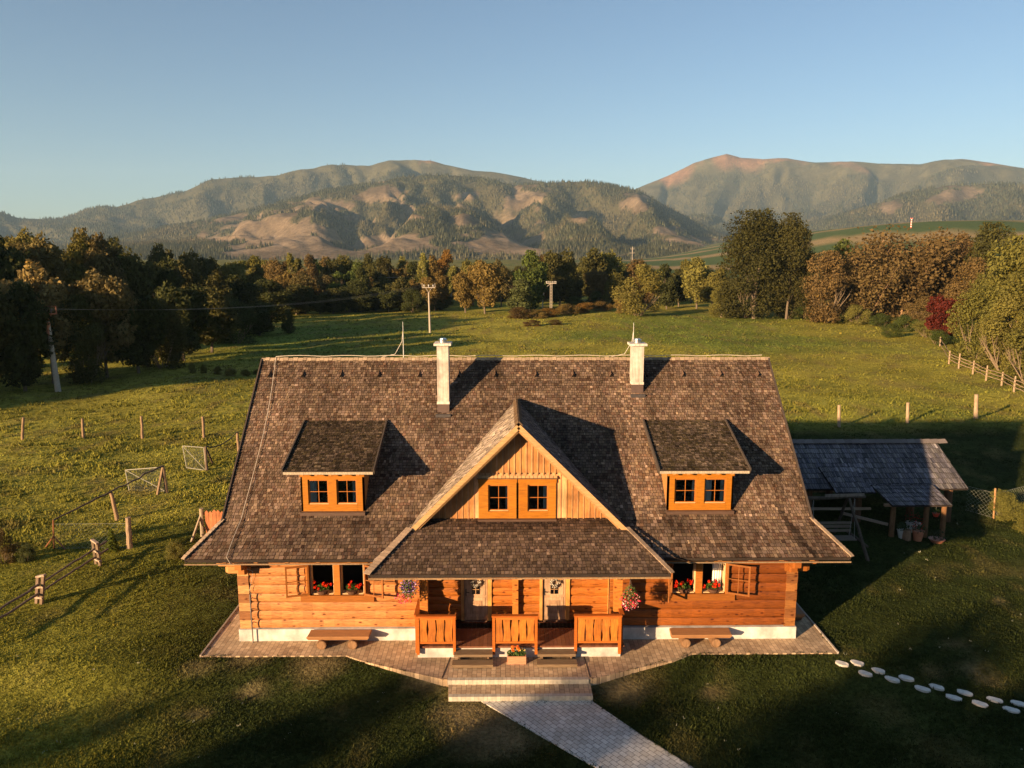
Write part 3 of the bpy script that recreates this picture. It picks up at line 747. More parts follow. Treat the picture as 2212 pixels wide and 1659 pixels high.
# small lamps/switch box on porch wall
mb = MB(); p = atY(1060, 1255, RCY-.08); mb.box(p.x-.04, p.x+.04, RCY-.11, RCY-.07, p.z-.04, p.z+.04, (.5,.27,.1)); mb.build('outlet_box', m_paint, house)
# ---------------------------------------------------------------- things on and by the cabin
def leafblob(mb, c, r, n, size, cols, rr, squash=(1,1,1)):
    c = Vector(c)
    for _ in range(n):
        d = Vector((rr.gauss(0,1), rr.gauss(0,1), rr.gauss(0,1))).normalized()*r*(rr.random()**.4)
        p = c+Vector((d.x*squash[0], d.y*squash[1], d.z*squash[2])); n_ = Vector((rr.gauss(0,1), rr.gauss(0,1), rr.gauss(0,1))).normalized()
        t1 = n_.orthogonal().normalized(); t2 = n_.cross(t1); s = size*rr.uniform(.6, 1.3)
        cc = rr.choice(cols); k = rr.uniform(.7, 1.3)
        mb.poly([p-t1*s, p-t2*s*.7, p+t1*s, p+t2*s*.7], (cc[0]*k, cc[1]*k, cc[2]*k))
def flower_basket(x, y, z, label, seed):
    t = thing('flower_basket', label, 'flower basket', (x, y, z), group='red geranium baskets in the ground floor windows'); rr = random.Random(seed)
    mb = MB(); n = 20
    mb.lathe((0,0,0), [(.16,0),(.19,.06),(.21,.13),(.22,.14),(.19,.135)], 16, (.10,.05,.03)); mb.build('basket', m_grey, t)
    mb = MB(); leafblob(mb, (0,0,.22), .21, 220, .035, [(.05,.10,.02),(.08,.14,.03)], rr, (1.15,.6,.7)); mb.build('leaves', m_leaf, t)
    mb = MB()
    for k in range(9):
        c = (rr.uniform(-.33,.33), rr.uniform(-.14,.02), .20+rr.uniform(0,.26)); leafblob(mb, c, rr.uniform(.045,.07), 46, .022, [(.6,.02,.006),(.75,.045,.01)], rr)
    mb.build('blossoms', m_flower, t)
for (x0, x1), side in ((lwx, 'left'), (rwx, 'right')):
    mid = (x0+x1)/2
    for k, (a, b) in enumerate(((x0, mid-.1), (mid+.1, x1))):
        flower_basket((a+b)/2+(.0), -.02, wz0+.035, f"red geranium basket in the {'left' if k == 0 else 'right'} opening of the {side} ground floor window", 40+k+(10 if side == 'right' else 0))
def hanging(px, py, label, cols, seed):
    p = atY(px, py, -1.25); t = thing('hanging_flower_pot', label, 'flower pot', tuple(p), group='hanging flowers beside the porch'); rr = random.Random(seed)
    mb = MB(); mb.lathe((0,0,-.10), [(.10,0),(.15,.16),(.16,.17),(.14,.165)], 14, (.15,.06,.03)); mb.build('pot', m_paint, t)
    mb = MB()
    for k in range(3):
        a = k*2.1; mb.tube([(.15*math.cos(a),.15*math.sin(a),.06),(0,0,.62)], .006, 4, (.08,.06,.05), cap=False)
    mb.build('hanger', m_paint, t)
    mb = MB(); leafblob(mb, (0,0,-.02), .36, 520, .032, [(.12,.16,.05),(.07,.11,.03),(.2,.22,.09)], rr, (.85,.7,1.0)); leafblob(mb, (.02,0,.22), .2, 200, .03, [(.12,.17,.05)], rr); mb.build('leaves', m_leaf, t)
    mb = MB()
    for (c, off, r_, n, sq) in cols: leafblob(mb, off, r_, n, .030, c, rr, sq)
    mb.build('blossoms', m_flower, t)
RED = [(.75,.03,.04),(.8,.06,.12),(.7,.12,.2)]; PUR = [(.16,.06,.30),(.45,.35,.6),(.10,.03,.18)]
hanging(881, 1272, 'hanging pot of purple and red petunias at the left end of the porch', [(PUR, (.06,-.05,.10), .36, 320, (1,.8,.8)), (RED, (-.12,-.05,-.28), .26, 150, (1.3,.8,.8))], 3)
hanging(1361, 1290, 'hanging pot of red and pink geraniums at the right end of the porch', [(RED+[(.85,.5,.5)], (0,-.05,-.08), .38, 330, (.9,.8,1))], 4)
# planter in front of the middle railing
x = atY(1116, 1410, -1.5).x
t = thing('planter_box', 'small wooden planter of orange and yellow flowers in front of the middle porch railing', 'planter', (x,-1.62,0))
mb = MB(); c = (.46,.215,.12); mb.box(-.31, .31, -.13, -.10, 0.0, .27, c); mb.box(-.31, .31, .10, .13, 0, .27, c); mb.box(-.31, -.28, -.10, .10, 0, .27, c); mb.box(.28, .31, -.10, .10, 0, .27, c); mb.box(-.28, .28, -.10, .10, 0.0, .22, (.05,.035,.02)); mb.build('box', m_planku, t)
mb = MB(); rr = random.Random(8); leafblob(mb, (0,0,.36), .27, 330, .035, [(.10,.15,.04),(.06,.11,.03)], rr, (1.2,.5,.5)); mb.build('leaves', m_leaf, t)
mb = MB()
for k in range(8): leafblob(mb, (rr.uniform(-.15,.08), rr.uniform(-.1,.05), .42+rr.uniform(0,.14)), .05, 26, .024, [(.85,.28,.03),(.75,.1,.02)], rr)
for k in range(4): leafblob(mb, (rr.uniform(.1,.27), rr.uniform(-.1,.05), .42+rr.uniform(0,.06)), .035, 18, .022, [(.85,.65,.2)], rr)
mb.build('blossoms', m_flower, t)
# log benches
def bench(px0, px1, label):
    a = atY(px0, 1365, -.45).x; b = atY(px1, 1365, -.45).x; w = b-a
    t = thing('log_bench', label, 'bench', ((a+b)/2,-.42,0), group='split log benches along the cabin wall')
    mb = MB(); vs = []; n = 8
    c = (.32,.16,.07); x0, x1 = -w/2, w/2
    mb.faces([(x0,-.24,.40),(x1,-.24,.40),(x1+.03,.24,.41),(x0+.05,.24,.41),(x0+.04,-.25,.45),(x1-.02,-.25,.45),(x1,.24,.46),(x0+.06,.24,.46),(x0+.06,-.20,.30),(x1-.06,-.20,.30),(x1-.06,.2,.30),(x0+.08,.2,.30)],
             [(4,5,6,7),(0,1,5,4),(1,2,6,5),(2,3,7,6),(3,0,4,7),(8,9,1,0),(9,10,2,1),(10,11,3,2),(11,8,0,3),(11,10,9,8)], c)
    mb.build('seat', m_planku, t)
    for s in (-1, 1):
        xx = s*w*.245-.02; mb = MB(); n = 18; pts = [(xx,-.30,.16),(xx,.28,.16)]
        mb.tube(pts, .165, n, (.17,.095,.05)); mb.tube([(xx,-.305,.16),(xx,-.299,.16)], .14, n, (.24,.14,.075)); mb.build('leg', m_bark, t)
    return t
bench(664, 799, 'split log bench against the white plinth left of the porch'); b2 = bench(1446, 1578, 'split log bench against the white plinth right of the porch')
b3 = copy_tree(b2, (10.25, 1.9, 0), R(90), 'split log bench by the right side wall, mostly hidden behind the corner')
# ------------------------------------------------------------------ noise in numpy
def _h(ix, iy, s):
    n = (ix.astype(np.int64)*374761393+iy.astype(np.int64)*668265263+s*974711) & 0x7fffffff
    n = ((n ^ (n >> 13))*1274126177) & 0x7fffffff
    return ((n ^ (n >> 16)) & 0xffff)/65535.0
def vnoise(x, y, s=0):
    ix = np.floor(x); iy = np.floor(y); fx = x-ix; fy = y-iy; fx = fx*fx*fx*(fx*(fx*6-15)+10); fy = fy*fy*fy*(fy*(fy*6-15)+10)
    a = _h(ix, iy, s); b = _h(ix+1, iy, s); c = _h(ix, iy+1, s); d = _h(ix+1, iy+1, s)
    return (a*(1-fx)+b*fx)*(1-fy)+(c*(1-fx)+d*fx)*fy
def fbm(x, y, s=0, o=4, g=.5):
    t = 0; a = 1; k = 0
    for i in range(o): t = t+a*vnoise(x*2**i+17*i, y*2**i-31*i, s+i); k += a; a *= g
    return t/k
ghv = np.vectorize(gh)
# ------------------------------------------------------------------ ground
def axis(lo, hi, c0, c1, st, grow=1.09):
    a = list(np.arange(c0, c1+.01, st)); s = st
    while a[-1] < hi: s *= grow; a.append(a[-1]+s)
    s = st; b = []
    x = c0
    while x > lo: s *= grow; x -= s; b.append(x)
    return np.array(b[::-1]+a)
gx = axis(-3500, 3500, -32, 32, .5); gy = axis(-400, 3600, -14, 16, .5, 1.05)
X, Y = np.meshgrid(gx, gy); Z = ghv(X, Y)
# flat ground under the slabs stays just below them
V = np.stack([X.ravel(), Y.ravel(), Z.ravel()], 1); nx = len(gx); ny = len(gy)
I = (np.arange(ny-1)[:, None]*nx+np.arange(nx-1)[None]).ravel(); Fq = np.stack([I, I+1, I+nx+1, I+nx], 1)
def M_ground():
    m, nt, N, L, bs = newmat('meadow')
    v = coords(nt, (1,1,1)); at = N.new('ShaderNodeAttribute'); at.attribute_name = 'Col'
    a = noise(nt, v, .12, 4); b = noise(nt, v, 1.1, 5); c3 = noise(nt, v, 9, 3)
    c = mixc(nt, 'MULTIPLY', at.outputs['Color'], ramp(nt, a, [(.3, (.8,.82,.8)), (.7, (1.2,1.12,1.05))]))
    c = mixc(nt, 'MULTIPLY', c, ramp(nt, b, [(.3, .65), (.7, 1.3)])); c = mixc(nt, 'MULTIPLY', c, ramp(nt, c3, [(.3, .6), (.7, 1.35)]))
    L.new(c, bs.inputs['Base Color']); bs.inputs['Roughness'].default_value = 1; bs.inputs['Specular IOR Level'].default_value = .02
    ad = N.new('ShaderNodeMath'); ad.operation = 'ADD'; L.new(b, ad.inputs[0]); L.new(c3, ad.inputs[1])
    bump(nt, ad.outputs[0], .8, .10, bs); return m
m_ground = M_ground()
FORE_LIT = (.185,.180,.030); LAWN = (.038,.050,.014); MEAD = (.285,.265,.050); FAR = (.16,.16,.045)  # left lawn colour brightened as if sunlit, front lawn darkened towards tree shade
BARE = [G(690,1430), G(935,1462), G(1000,1545), G(1060,1550), G(1105,1600), G(1340,1480), G(545,1415), G(430,1440), G(425,1540), G(545,1492), G(1540,1500), G(2140,1475), G(2090,1440), G(2022,1455), G(2060,1390), G(2160,1300), G(1040,1590)]
BR = [1.1,.9,1.2,1.1,.9,1.1,.8,.6,.45,.5,.4,.35,.4,.35,.3,.3,1.3]
def gcol(x, y):
    """colour of the turf: mown lawn, rough meadow, bare spots"""
    x = np.asarray(x, float); y = np.asarray(y, float)
    n = fbm(x*.25, y*.25, 3); n2 = fbm(x*.05, y*.05, 9); n3 = fbm(x*.9, y*.5, 5, 3)
    lawn = np.array(LAWN); fore_lit = np.array(FORE_LIT); mead = np.array(MEAD)
    # lawn inside the fences, meadow beyond
    edge = 6+.62*(x+28)          # fence line on the left
    t_m = np.where(x < -10, np.clip((y-(edge-1.5))/3, 0, 1), np.where(x > 9, np.clip((y-31-.02*x)/6, 0, 1), np.clip((y-14)/8, 0, 1)))
    t_l = np.clip((-9.5-x-.3*(y+2))/5, 0, 1)    # sunlit tone painted into the turf of the left slope
    base = lawn*(1-t_l[..., None])+fore_lit*t_l[..., None]
    # rim near the left corner of the paving is yellower through that sunlit tone
    c = base*(1-t_m[..., None])+mead*t_m[..., None]
    far = np.clip((y-240)/160, 0, 1)[..., None]; c = c*(1-far)+np.array(FAR)*far
    f1 = np.clip((y-600)/60, 0, 1)*np.clip((880-y)/60, 0, 1)
    n4 = np.clip((fbm(x*.028+3, y*.045, 61, 3)-.5)*5, 0, 1)[..., None]*t_m[..., None]; c = c*(1-n4)+c*n4*np.array((.62,.80,.85)); c = c*(.62+.6*n[..., None]+.15*(n2[..., None]-.5)*2)
    dry = np.clip((n3-.58)*6, 0, 1)[..., None]*(.25+.35*t_m[..., None])
    c = c*(1-dry)+np.array((.19,.145,.06))*dry
    for p, r in zip(BARE, BR):
        d = np.hypot(x-p.x, (y-p.y)*1.1)/r+.55*(fbm(x*1.7, y*1.7, 21, 3)-.5)
        k = np.clip(1.15-d, 0, 1)[..., None]**.8*.8
        c = c*(1-k)+np.array((.21,.165,.085))*k
    hill = (np.clip((y-420)/60, 0, 1)*np.clip((x-80)/60, 0, 1))[..., None]
    strip = ((np.sin(y*.012+x*.02) > .55)*1.0)[..., None]
    c = c*(1-hill)+hill*(np.array((.07,.105,.035))*(1-strip)+np.array((.26,.2,.1))*strip)
    return c
C = gcol(V[:, 0], V[:, 1])
ground = npmesh('ground', V, Fq, np.zeros((len(Fq), 3)), m_ground, smooth=True, percorner=C); tag(ground, kind='structure')
# ------------------------------------------------------------------ paving, steps, path
def flatslab(name, pts, z, th, mat, kind='structure'):
    mb = MB(); mb.slab([(p[0], p[1], z) for p in pts], (0,0,1), th, (1,1,1)); o = mb.build(name, mat); tag(o, kind=kind); return o
def g2(px, py, z=0): p = G(px, py, z); return (p.x, p.y)
TX0, TX1, TY = -2.32, 2.2, -2.67
Lp = [g2(*q) for q in ((955,1467),(872,1449),(794,1431),(768,1423),(749,1413))]
Rp = [g2(*q) for q in ((1494,1412),(1455,1427),(1377,1444),(1325,1456),(1288,1465))]
yf = -1.12; 
outer = [(-10.75,13.8),(-10.75,yf)]+[(Lp[4][0],yf)]+[(q[0], min(q[1], yf-.02)) for q in Lp[:4][::-1]]+[(TX0,TY),(TX1,TY)]+[(q[0], min(q[1], yf-.02)) for q in Rp[:0:-1]][::1]+[(Rp[0][0],yf),(10.85,yf),(10.85,13.8)]
flatslab('paving', outer, 0, .4, m_pave)
flatslab('step_terrace', [(TX0+.08,TY-.70),(TX1+.05,TY-.70),(TX1+.05,TY-.002),(TX0+.02,TY-.002)], -.15, .3, m_pave)
# bright edging stones of both steps
for yy, z, xa, xb in ((TY,0,TX0,TX1), (TY-.70,-.15,TX0+.08,TX1+.05)):
    mb = MB(); x = xa
    while x < xb-.02:
        w = min(.135, xb-x); k = rnd.uniform(.88, 1.1); mb.box(x+.003, x+w-.003, yy-.05, yy+.11, z-.146, z+.006, (.45*k,.40*k,.32*k)); x += .135
    tag(mb.build('step_edge', m_conc), kind='structure')
path = [g2(1040,1513,-.3), g2(1277,1513,-.3), g2(1385,1588,-.3), g2(1500,1660,-.3), g2(1640,1750,-.3), g2(1800,1860,-.3), g2(1560,1860,-.3), g2(1400,1750,-.3), g2(1290,1660,-.3), g2(1180,1597,-.3)]
path[0] = (path[0][0], TY-.745); path[1] = (path[1][0], TY-.745)
flatslab('path', path, -.29, .25, m_path)
mb = MB()
mb.beam((-10.79,13.8,-.01), (-10.79,yf,-.01), .06, .10, (.3,.24,.19)); mb.beam((10.89,13.8,-.01), (10.89,yf,-.01), .06, .10, (.4,.34,.28))
mb.beam((TX0-.0,TY+1.4,.004), (TX0-.18,TY+.1,.004), .035, .01, (.06,.05,.04)); mb.beam((TX1+.0,TY+1.4,.004), (TX1+.06,TY+.1,.004), .035, .01, (.06,.05,.04))
tag(mb.build('kerb', m_conc), kind='structure')
# white stepping stones
stones = [(993,518),(1097,514),(1148,584),(1238,565),(1333,624),(1424,615),(1532,687),(1627,675),(1742,747),(1816,714),(1917,788),(2016,762),(2128,828),(2175,786)]
STP = []
for i, (a, b) in enumerate(stones):
    px = (2600+a/1.784)*.576; py = (2200+b/1.784)*.576; p = G(px, py); STP.append((p.x, p.y)); mb = MB(); n = 14; r0 = random.Random(i)
    pr = [1+r0.uniform(-.1,.1) for _ in range(n)]; ang = R(-35)
    top = []; bt = []; rw = .235 if i > 3 else .215
    for k in range(n):
        t = 2*math.pi*k/n; u = rw*pr[k]*math.cos(t); w = .15*pr[k]*math.sin(t)
        X_ = u*math.cos(ang)-w*math.sin(ang); Y_ = u*math.sin(ang)+w*math.cos(ang)
        top.append((X_*.96,Y_*.96,.012+.006*math.sin(3*t))); bt.append((X_,Y_,-.05))
    mb.poly(top, (.66,.62,.55))
    for k in range(n): k2 = (k+1) % n; mb.poly([bt[k],bt[k2],top[k2],top[k]], (.5,.46,.4))
    row = 'upper' if i in (1,3,5,7,9,11,13) else 'lower'; idx = [1,3,5,7,9,11,13].index(i) if row == 'upper' else [0,2,4,6,8,10,12].index(i)
    o = mb.build('stepping_stone', m_stone); o.location = p+Vector((0,0,.03))
    tag(o, f'white stepping stone, {ordn(idx)} from the cabin in the {row} row', 'stepping stone', 'white stepping stones crossing the right lawn')
# ------------------------------------------------------------------ grass blades
def inpoly(x, y, P):
    r = np.zeros(x.shape, bool); n = len(P)
    for i in range(n):
        x1, y1 = P[i]; x2, y2 = P[(i+1) % n]
        if y1 == y2: continue
        c = ((y1 > y) != (y2 > y)) & (x < (x2-x1)*(y-y1)/(y2-y1)+x1); r ^= c
    return r
rs = np.random.RandomState(5)
NG = 480000
d = 1/(1/10.0-rs.rand(NG)*(1/10.0-1/190.0)); az = rs.uniform(-R(47), R(47), NG)
x = CAM[0]+d*np.sin(az); y = CAM[1]+d*np.cos(az)
jx = x+rs.normal(size=NG)*.07; jy = y+rs.normal(size=NG)*.07
ok = ~inpoly(jx, jy, outer) & ~inpoly(jx, jy, path) & ~((x > TX0) & (x < TX1+.1) & (y > TY-.8) & (y < TY+.2)) & ~((abs(x) < 10) & (y > -1) & (y < 13))
for sx, sy in STP: ok &= np.hypot(x-sx, y-sy) > .22
x = x[ok]; y = y[ok]; d = d[ok]; n = len(x); z = ghv(x, y); z = np.where(inpoly(x, y, outer), .0, np.where(inpoly(x, y, path), -.29, z))
C = gcol(x, y)*(1+(rs.uniform(-.35, .25, (n, 1)))*np.clip(60/d, .35, 1)[:, None])*np.array((.95,.97,.85)); yl = rs.rand(n) < .06*np.clip(1.2-d/45, .03, 1)
C[yl] = C[yl]*np.array((1.5,1.25,1.1)); wh = (rs.rand(n) < .0012) & (d < 45); C[wh] = (.42,.42,.30)
C *= (1-.33*np.clip((d-30)/50, 0, 1))[:, None]
t_m = np.where(x < -10, np.clip((y-(6+.62*(x+28)-1.5))/3, 0, 1), np.clip((y-31)/6, 0, 1)); t_m = np.where((x > -10) & (x < 9), np.clip((y-14)/8, 0, 1), t_m)
barek = np.zeros(n)
for p, r_ in zip(BARE, BR): barek = np.maximum(barek, np.clip(1.1-np.hypot(x-p.x, y-p.y)/r_, 0, 1))
h = (.030+.0006*d)*(1+.8*t_m)*rs.uniform(.5, 1.3, n)*(1-.6*barek); clump = fbm(x*.45, y*.8, 33, 3); h *= (1-.35*np.clip((d-45)/60, 0, 1)); h *= (1+1.1*(rs.rand(n) < .02)*(d < 40)); h *= .6+1.1*np.clip((clump-.42)*4, 0, 1)*(.5+.5*t_m)+.2
wd = h*.3+.0010*d
Vs = []; Fs = []; Cs = []
for k in range(3):
    a = rs.rand(n)*6.283; ln = rs.uniform(.2, .9, n)*h; ox = rs.uniform(-1, 1, n)*wd*1.2; oy = rs.uniform(-1, 1, n)*wd*1.2
    ca, sa = np.cos(a), np.sin(a); b = rs.rand(n)*6.283
    P0 = np.stack([x+ox-ca*wd*.5, y+oy-sa*wd*.5, z-.01], 1); P1 = np.stack([x+ox+ca*wd*.5, y+oy+sa*wd*.5, z-.01], 1)
    P2 = np.stack([x+ox+np.cos(b)*ln, y+oy+np.sin(b)*ln, z+h], 1)
    Vs.append(np.stack([P0,P1,P2], 1).reshape(-1, 3)); Cs.append(C*rs.uniform(.8, 1.25, (n, 1)))
V = np.concatenate(Vs); Fq = np.arange(len(V)).reshape(-1, 3); C = np.concatenate(Cs)
tag(npmesh('grass', V, Fq, C, m_blade), 'short green lawn and rougher yellow-green meadow grass around the cabin', 'grass', kind='stuff')
# small white clover flowers in the left lawn
# ------------------------------------------------------------------ mountains
def prof(pts):
    A = []; T = []
    for (px, py) in pts:
        q = ray(px, py); A.append(math.atan2(q[0], q[1])); T.append(q[2]/math.hypot(q[0], q[1]))
    return np.array(A), np.array(T)
pA = prof([(-500,430),(-200,425),(0,458),(45,472),(133,473),(182,453),(224,443),(250,446),(276,440),(294,432),(320,427),(400,412),(450,387),(520,380),(600,378),(640,368),(720,355),(800,356),(840,345),(880,342),(930,343),(960,352),(1020,365),(1080,372),(1190,393),(1300,420),(1450,470),(1700,520)])
pB = prof([(-600,540),(-200,530),(150,530),(300,502),(420,482),(560,447),(650,427),(700,412),(800,397),(870,382),(950,377),(1040,383),(1110,400),(1190,394),(1270,391),(1320,399),(1380,411),(1440,445),(1500,478),(1540,500),(1600,525),(1700,545),(2000,556)])
pC = prof([(1000,500),(1250,450),(1365,410),(1440,380),(1500,350),(1540,338),(1570,331),(1600,340),(1650,342),(1700,340),(1760,350),(1840,347),(1900,352),(1990,353),(2040,343),(2080,342),(2140,350),(2212,362),(2400,380),(2800,370)])
pE = prof([(1300,556),(1500,540),(1600,530),(1700,500),(1760,478),(1850,455),(1950,420),(2050,400),(2150,395),(2212,400),(2500,420)])   # nearer forested slope on the right
naz, nr = 780, 300
azs = np.linspace(-R(58), R(58), naz); rr_ = 1500*(9800/1500)**np.linspace(0, 1, nr)
AZ, RR = np.meshgrid(azs, rr_)
wx = RR*np.sin(AZ); wy = RR*np.cos(AZ)
def rng(pr, rc, rf, seed, sc, amp, pw=1.0, shear=.35):
    T = np.interp(AZ, pr[0], pr[1]); T = T+.0011*(fbm(AZ*60, AZ*0, seed+7, 4)-.5); hc = CAM[2]+rc*T
    t = (RR-rf)/(rc-rf); tt = np.clip(t, 0, 1)
    # spurs: ridges that run down towards the valley
    u = (AZ*rc+RR*shear+260*(fbm(wx/900, wy/900, seed, 3)-.5)*2)/sc; v = RR/(sc*2.6)
    n1 = 1-abs(2*fbm(u, v, seed+1, 2, .45)-1)*1.6; n2 = 1-abs(2*fbm(u*2.7, v*2.2, seed+2, 3)-1)*1.5
    dig = .62*np.clip(1-2.6*abs(2*fbm(u, v, seed+1, 2, .45)-1), 0, 1)+.42*np.clip(1-3*abs(2*fbm(u*2.7, v*2.2, seed+2, 3)-1), 0, 1)
    w = np.clip(tt*1.8, 0, 1)*(1-tt**2.6)+.03
    h = hc*(tt**pw)*(1-amp*dig*w)
    h = np.where(t > 1, hc-(RR-rc)*.22, h); h = np.where(t < 0, -8+0*h, h)
    return h+(22*(fbm(wx/150, wy/260, seed+3, 4)-.5)+7*(fbm(wx/45, wy/80, seed+5, 2)-.5))*np.clip(tt*4, 0, 1)*np.clip((1-tt)*12, 0, 1), tt
hA, tA = rng(pA, 6600, 4000, 1, 850, .85, 1.0); hB, tB = rng(pB, 4300, 1900, 40, 700, .82, .85); hC, tC = rng(pC, 8000, 4600, 80, 950, .9, .95, -.3); hE, tE = rng(pE, 5200, 2100, 120, 700, .7, 1.0, -.2)
def carve(h, tt, crest, rc, lines, w0, dep):
    for L_ in lines:
        A_ = [px_az(a) for a, b in L_]; T_ = [((556-b)/(556-crest)) for a, b in L_]
        o = np.argsort(T_); T_ = np.array(T_)[o]; A_ = np.array(A_)[o]; ac = np.interp(tt, T_, A_)
        fade = np.clip((tt-T_[0]+.12)/.12, 0, 1)*np.clip((T_[-1]+.10-tt)/.16, 0, 1)
        da = abs(AZ-ac+.004*(fbm(RR/260, AZ*0+len(L_), 300, 3)-.5)); k = np.clip(1-da/(w0/1659), 0, 1)**.9
        h = h-dep*k*fade*np.clip(h/160, 0, 1)*np.clip((1-tt)*5, 0, 1)
    return h
def px_az(px): q = ray(px, 480); return math.atan2(q[0], q[1])
hB = carve(hB, tB, 385, 4300, [[(790,425),(752,470),(770,530)],[(870,470),(830,495),(795,520)],[(1080,418),(1098,465),(1174,525)],[(965,420),(935,450),(880,470)],[(1300,420),(1330,470),(1380,530)]], 72, 105)
hA = carve(hA, tA, 350, 6600, [[(412,412),(372,500)],[(560,398),(588,450)],[(748,358),(752,420)],[(640,378),(632,430)],[(500,390),(470,450)],[(960,360),(935,400)]], 62, 190)
hC = carve(hC, tC, 343, 8000, [[(1430,392),(1470,452)],[(1480,392),(1500,445)],[(1573,372),(1588,433),(1562,458)],[(1700,400),(1676,468)],[(1830,388),(1802,433),(1700,468)],[(1640,365),(1650,420)],[(1960,370),(1900,420)],[(1760,370),(1745,420)]], 55, 200)
hE = carve(hE, tE, 400, 5200, [[(1990,420),(1930,480)],[(2120,410),(2090,470)],[(1880,450),(1840,490)]], 45, 70)
H = np.stack([hA, hB, hC, hE]); which = H.argmax(0); Z = H.max(0)
Z = np.maximum(Z, -8)
# clear-cuts: bare slopes on the front range, given as azimuth / distance patches
def px_az(px): q = ray(px, 480); return math.atan2(q[0], q[1])
n1 = fbm(wx/330, wy/420, 201, 4); n2 = fbm(wx/120, wy/150, 211, 3)
clear = np.zeros_like(Z)
proj = Z-CAM[2]; el = proj/RR
def el_of(py): q = ray(1106, py); return q[2]/math.hypot(q[0], q[1])
for (px, py, w, h_) in ((600,510,125,34),(700,447,45,12),(828,424,45,15),(1135,430,48,24),(855,527,75,18),(1090,527,95,26),(640,545,130,12),(1375,440,26,20),(250,497,60,8),(1475,525,60,12),(1000,478,30,10),(1255,470,20,9),(1440,500,28,9),(890,470,25,8),(760,475,30,8),(1000,425,28,9),(480,520,30,9),(1560,560,40,10),(1970,498,45,6),(2060,440,40,14),(1920,460,20,12)):
    a = (AZ-px_az(px))/(w/(2212*F)); e = (el-el_of(py))/(h_/(2212*F)); q = np.hypot(a, e)+1.5*(n2-.5)+.9*(n1-.5)+.9*(fbm(wx/40, wy/60, 231, 2)-.5)
    clear = np.maximum(clear, np.clip((1.08-q)*6, 0, 1)*((which == 1) | (which == 3)))
clear = np.maximum(clear, np.clip((n1-.68)*14, 0, 1)*(which == 1)*(n2 > .42))
crest = np.where(which == 0, tA, np.where(which == 2, tC, 0)); alt = Z
tree_t = np.where(which == 2, .80, .84)
alp = np.clip((alt/(CAM[2]+np.where(which == 0, 6600*np.interp(AZ, *pA), 8000*np.interp(AZ, *pC)))-tree_t-.16*(n1-.5)*2)*9, 0, 1)*((which == 0) | (which == 2))
alp = np.where((which == 0) & (AZ < px_az(640)), alp*np.clip((n2-.5)*5, 0, .5), alp)
fcol = np.array((.075,.068,.036)); ccol = np.array((.175,.132,.088)); acol = np.array((.20,.115,.068)); acol2 = np.array((.095,.085,.046))
streak = fbm(wx/420, wy/900, 401, 4)[..., None]
aa = (acol2+(acol-acol2)*np.clip((streak-.47)*8+(alt[..., None]-860)/220, 0, 1)*((which == 2) | (alt > 780))[..., None])*(.7+.6*n2[..., None])
Cg = fcol*(1-alp[..., None])+aa*alp[..., None]
Cg = Cg*(1-clear[..., None])+ccol*(.45+1.1*n2[..., None])*clear[..., None]
V = np.stack([wx+CAM[0], wy+CAM[1], Z], -1).reshape(-1, 3)
I = (np.arange(nr-1)[:, None]*naz+np.arange(naz-1)[None]).ravel(); Fq = np.stack([I, I+1, I+naz+1, I+naz], 1)
Cf = np.zeros((len(Fq), 3))
def M_mount():
    m, nt, N, L, bs = newmat('mountain_slope'); at = N.new('ShaderNodeAttribute'); at.attribute_name = 'Col'
    v = coords(nt, (1,1,1)); a = noise(nt, v, .012, 6); b = noise(nt, v, .06, 4)
    c = mixc(nt, 'MULTIPLY', at.outputs['Color'], ramp(nt, a, [(.3, .72), (.7, 1.25)])); c = mixc(nt, 'MULTIPLY', c, ramp(nt, b, [(.3, .7), (.7, 1.3)]))
    L.new(c, bs.inputs['Base Color']); bs.inputs['Roughness'].default_value = 1; bs.inputs['Specular IOR Level'].default_value = 0
    bump(nt, b, .6, 6, bs); return m
mt = npmesh('mountains', V, Fq, Cf, M_mount(), smooth=True, percorner=Cg.reshape(-1, 3)); tag(mt, kind='structure')
# conifer forest on the slopes: one cone per tree, one mass
NT = 420000
area = RR[:, :1]*1.0; wts = (rr_**2)/((rr_/3000)**1.3); wts[rr_ < 1900] *= .3; wts /= wts.sum()
ri = rs.choice(nr-1, NT, p=wts[:-1]/wts[:-1].sum()); ai = rs.randint(0, naz-1, NT); fr = rs.rand(NT); fa = rs.rand(NT)
def bil(A): return (A[ri, ai]*(1-fr)*(1-fa)+A[ri+1, ai]*fr*(1-fa)+A[ri, ai+1]*(1-fr)*fa+A[ri+1, ai+1]*fr*fa)
px_, py_, pz_ = bil(wx)+CAM[0], bil(wy)+CAM[1], bil(Z); cl = np.maximum(bil(clear), bil(alp)*.97); dn = fbm(px_/60, py_/60, 77, 3)
keep = (rs.rand(NT) > cl*1.02) & (dn > .33) & (pz_ > -2); keep &= ~((cl > .15) & (dn < .62))
px_, py_, pz_ = px_[keep], py_[keep], pz_[keep]; n = len(px_); dist = np.hypot(px_, py_)
hh = rs.uniform(9, 21, n)*np.clip(dist/4200, .85, 1.15); ww = hh*rs.uniform(.16, .25, n); ang = rs.rand(n)*6.28
ring = [np.stack([px_+ww*np.cos(ang+k*2*math.pi/5), py_+ww*np.sin(ang+k*2*math.pi/5), pz_-1], 1) for k in range(5)]; top = np.stack([px_, py_, pz_+hh], 1)
V = np.stack(ring+[top], 1).reshape(-1, 3); b0 = np.arange(n)*6; Fq = np.concatenate([np.stack([b0+k, b0+(k+1) % 5, b0+5], 1) for k in range(5)])
sp = fbm(px_/260, py_/260, 91, 3); kk = rs.uniform(.55, 1.6, n)[:, None]
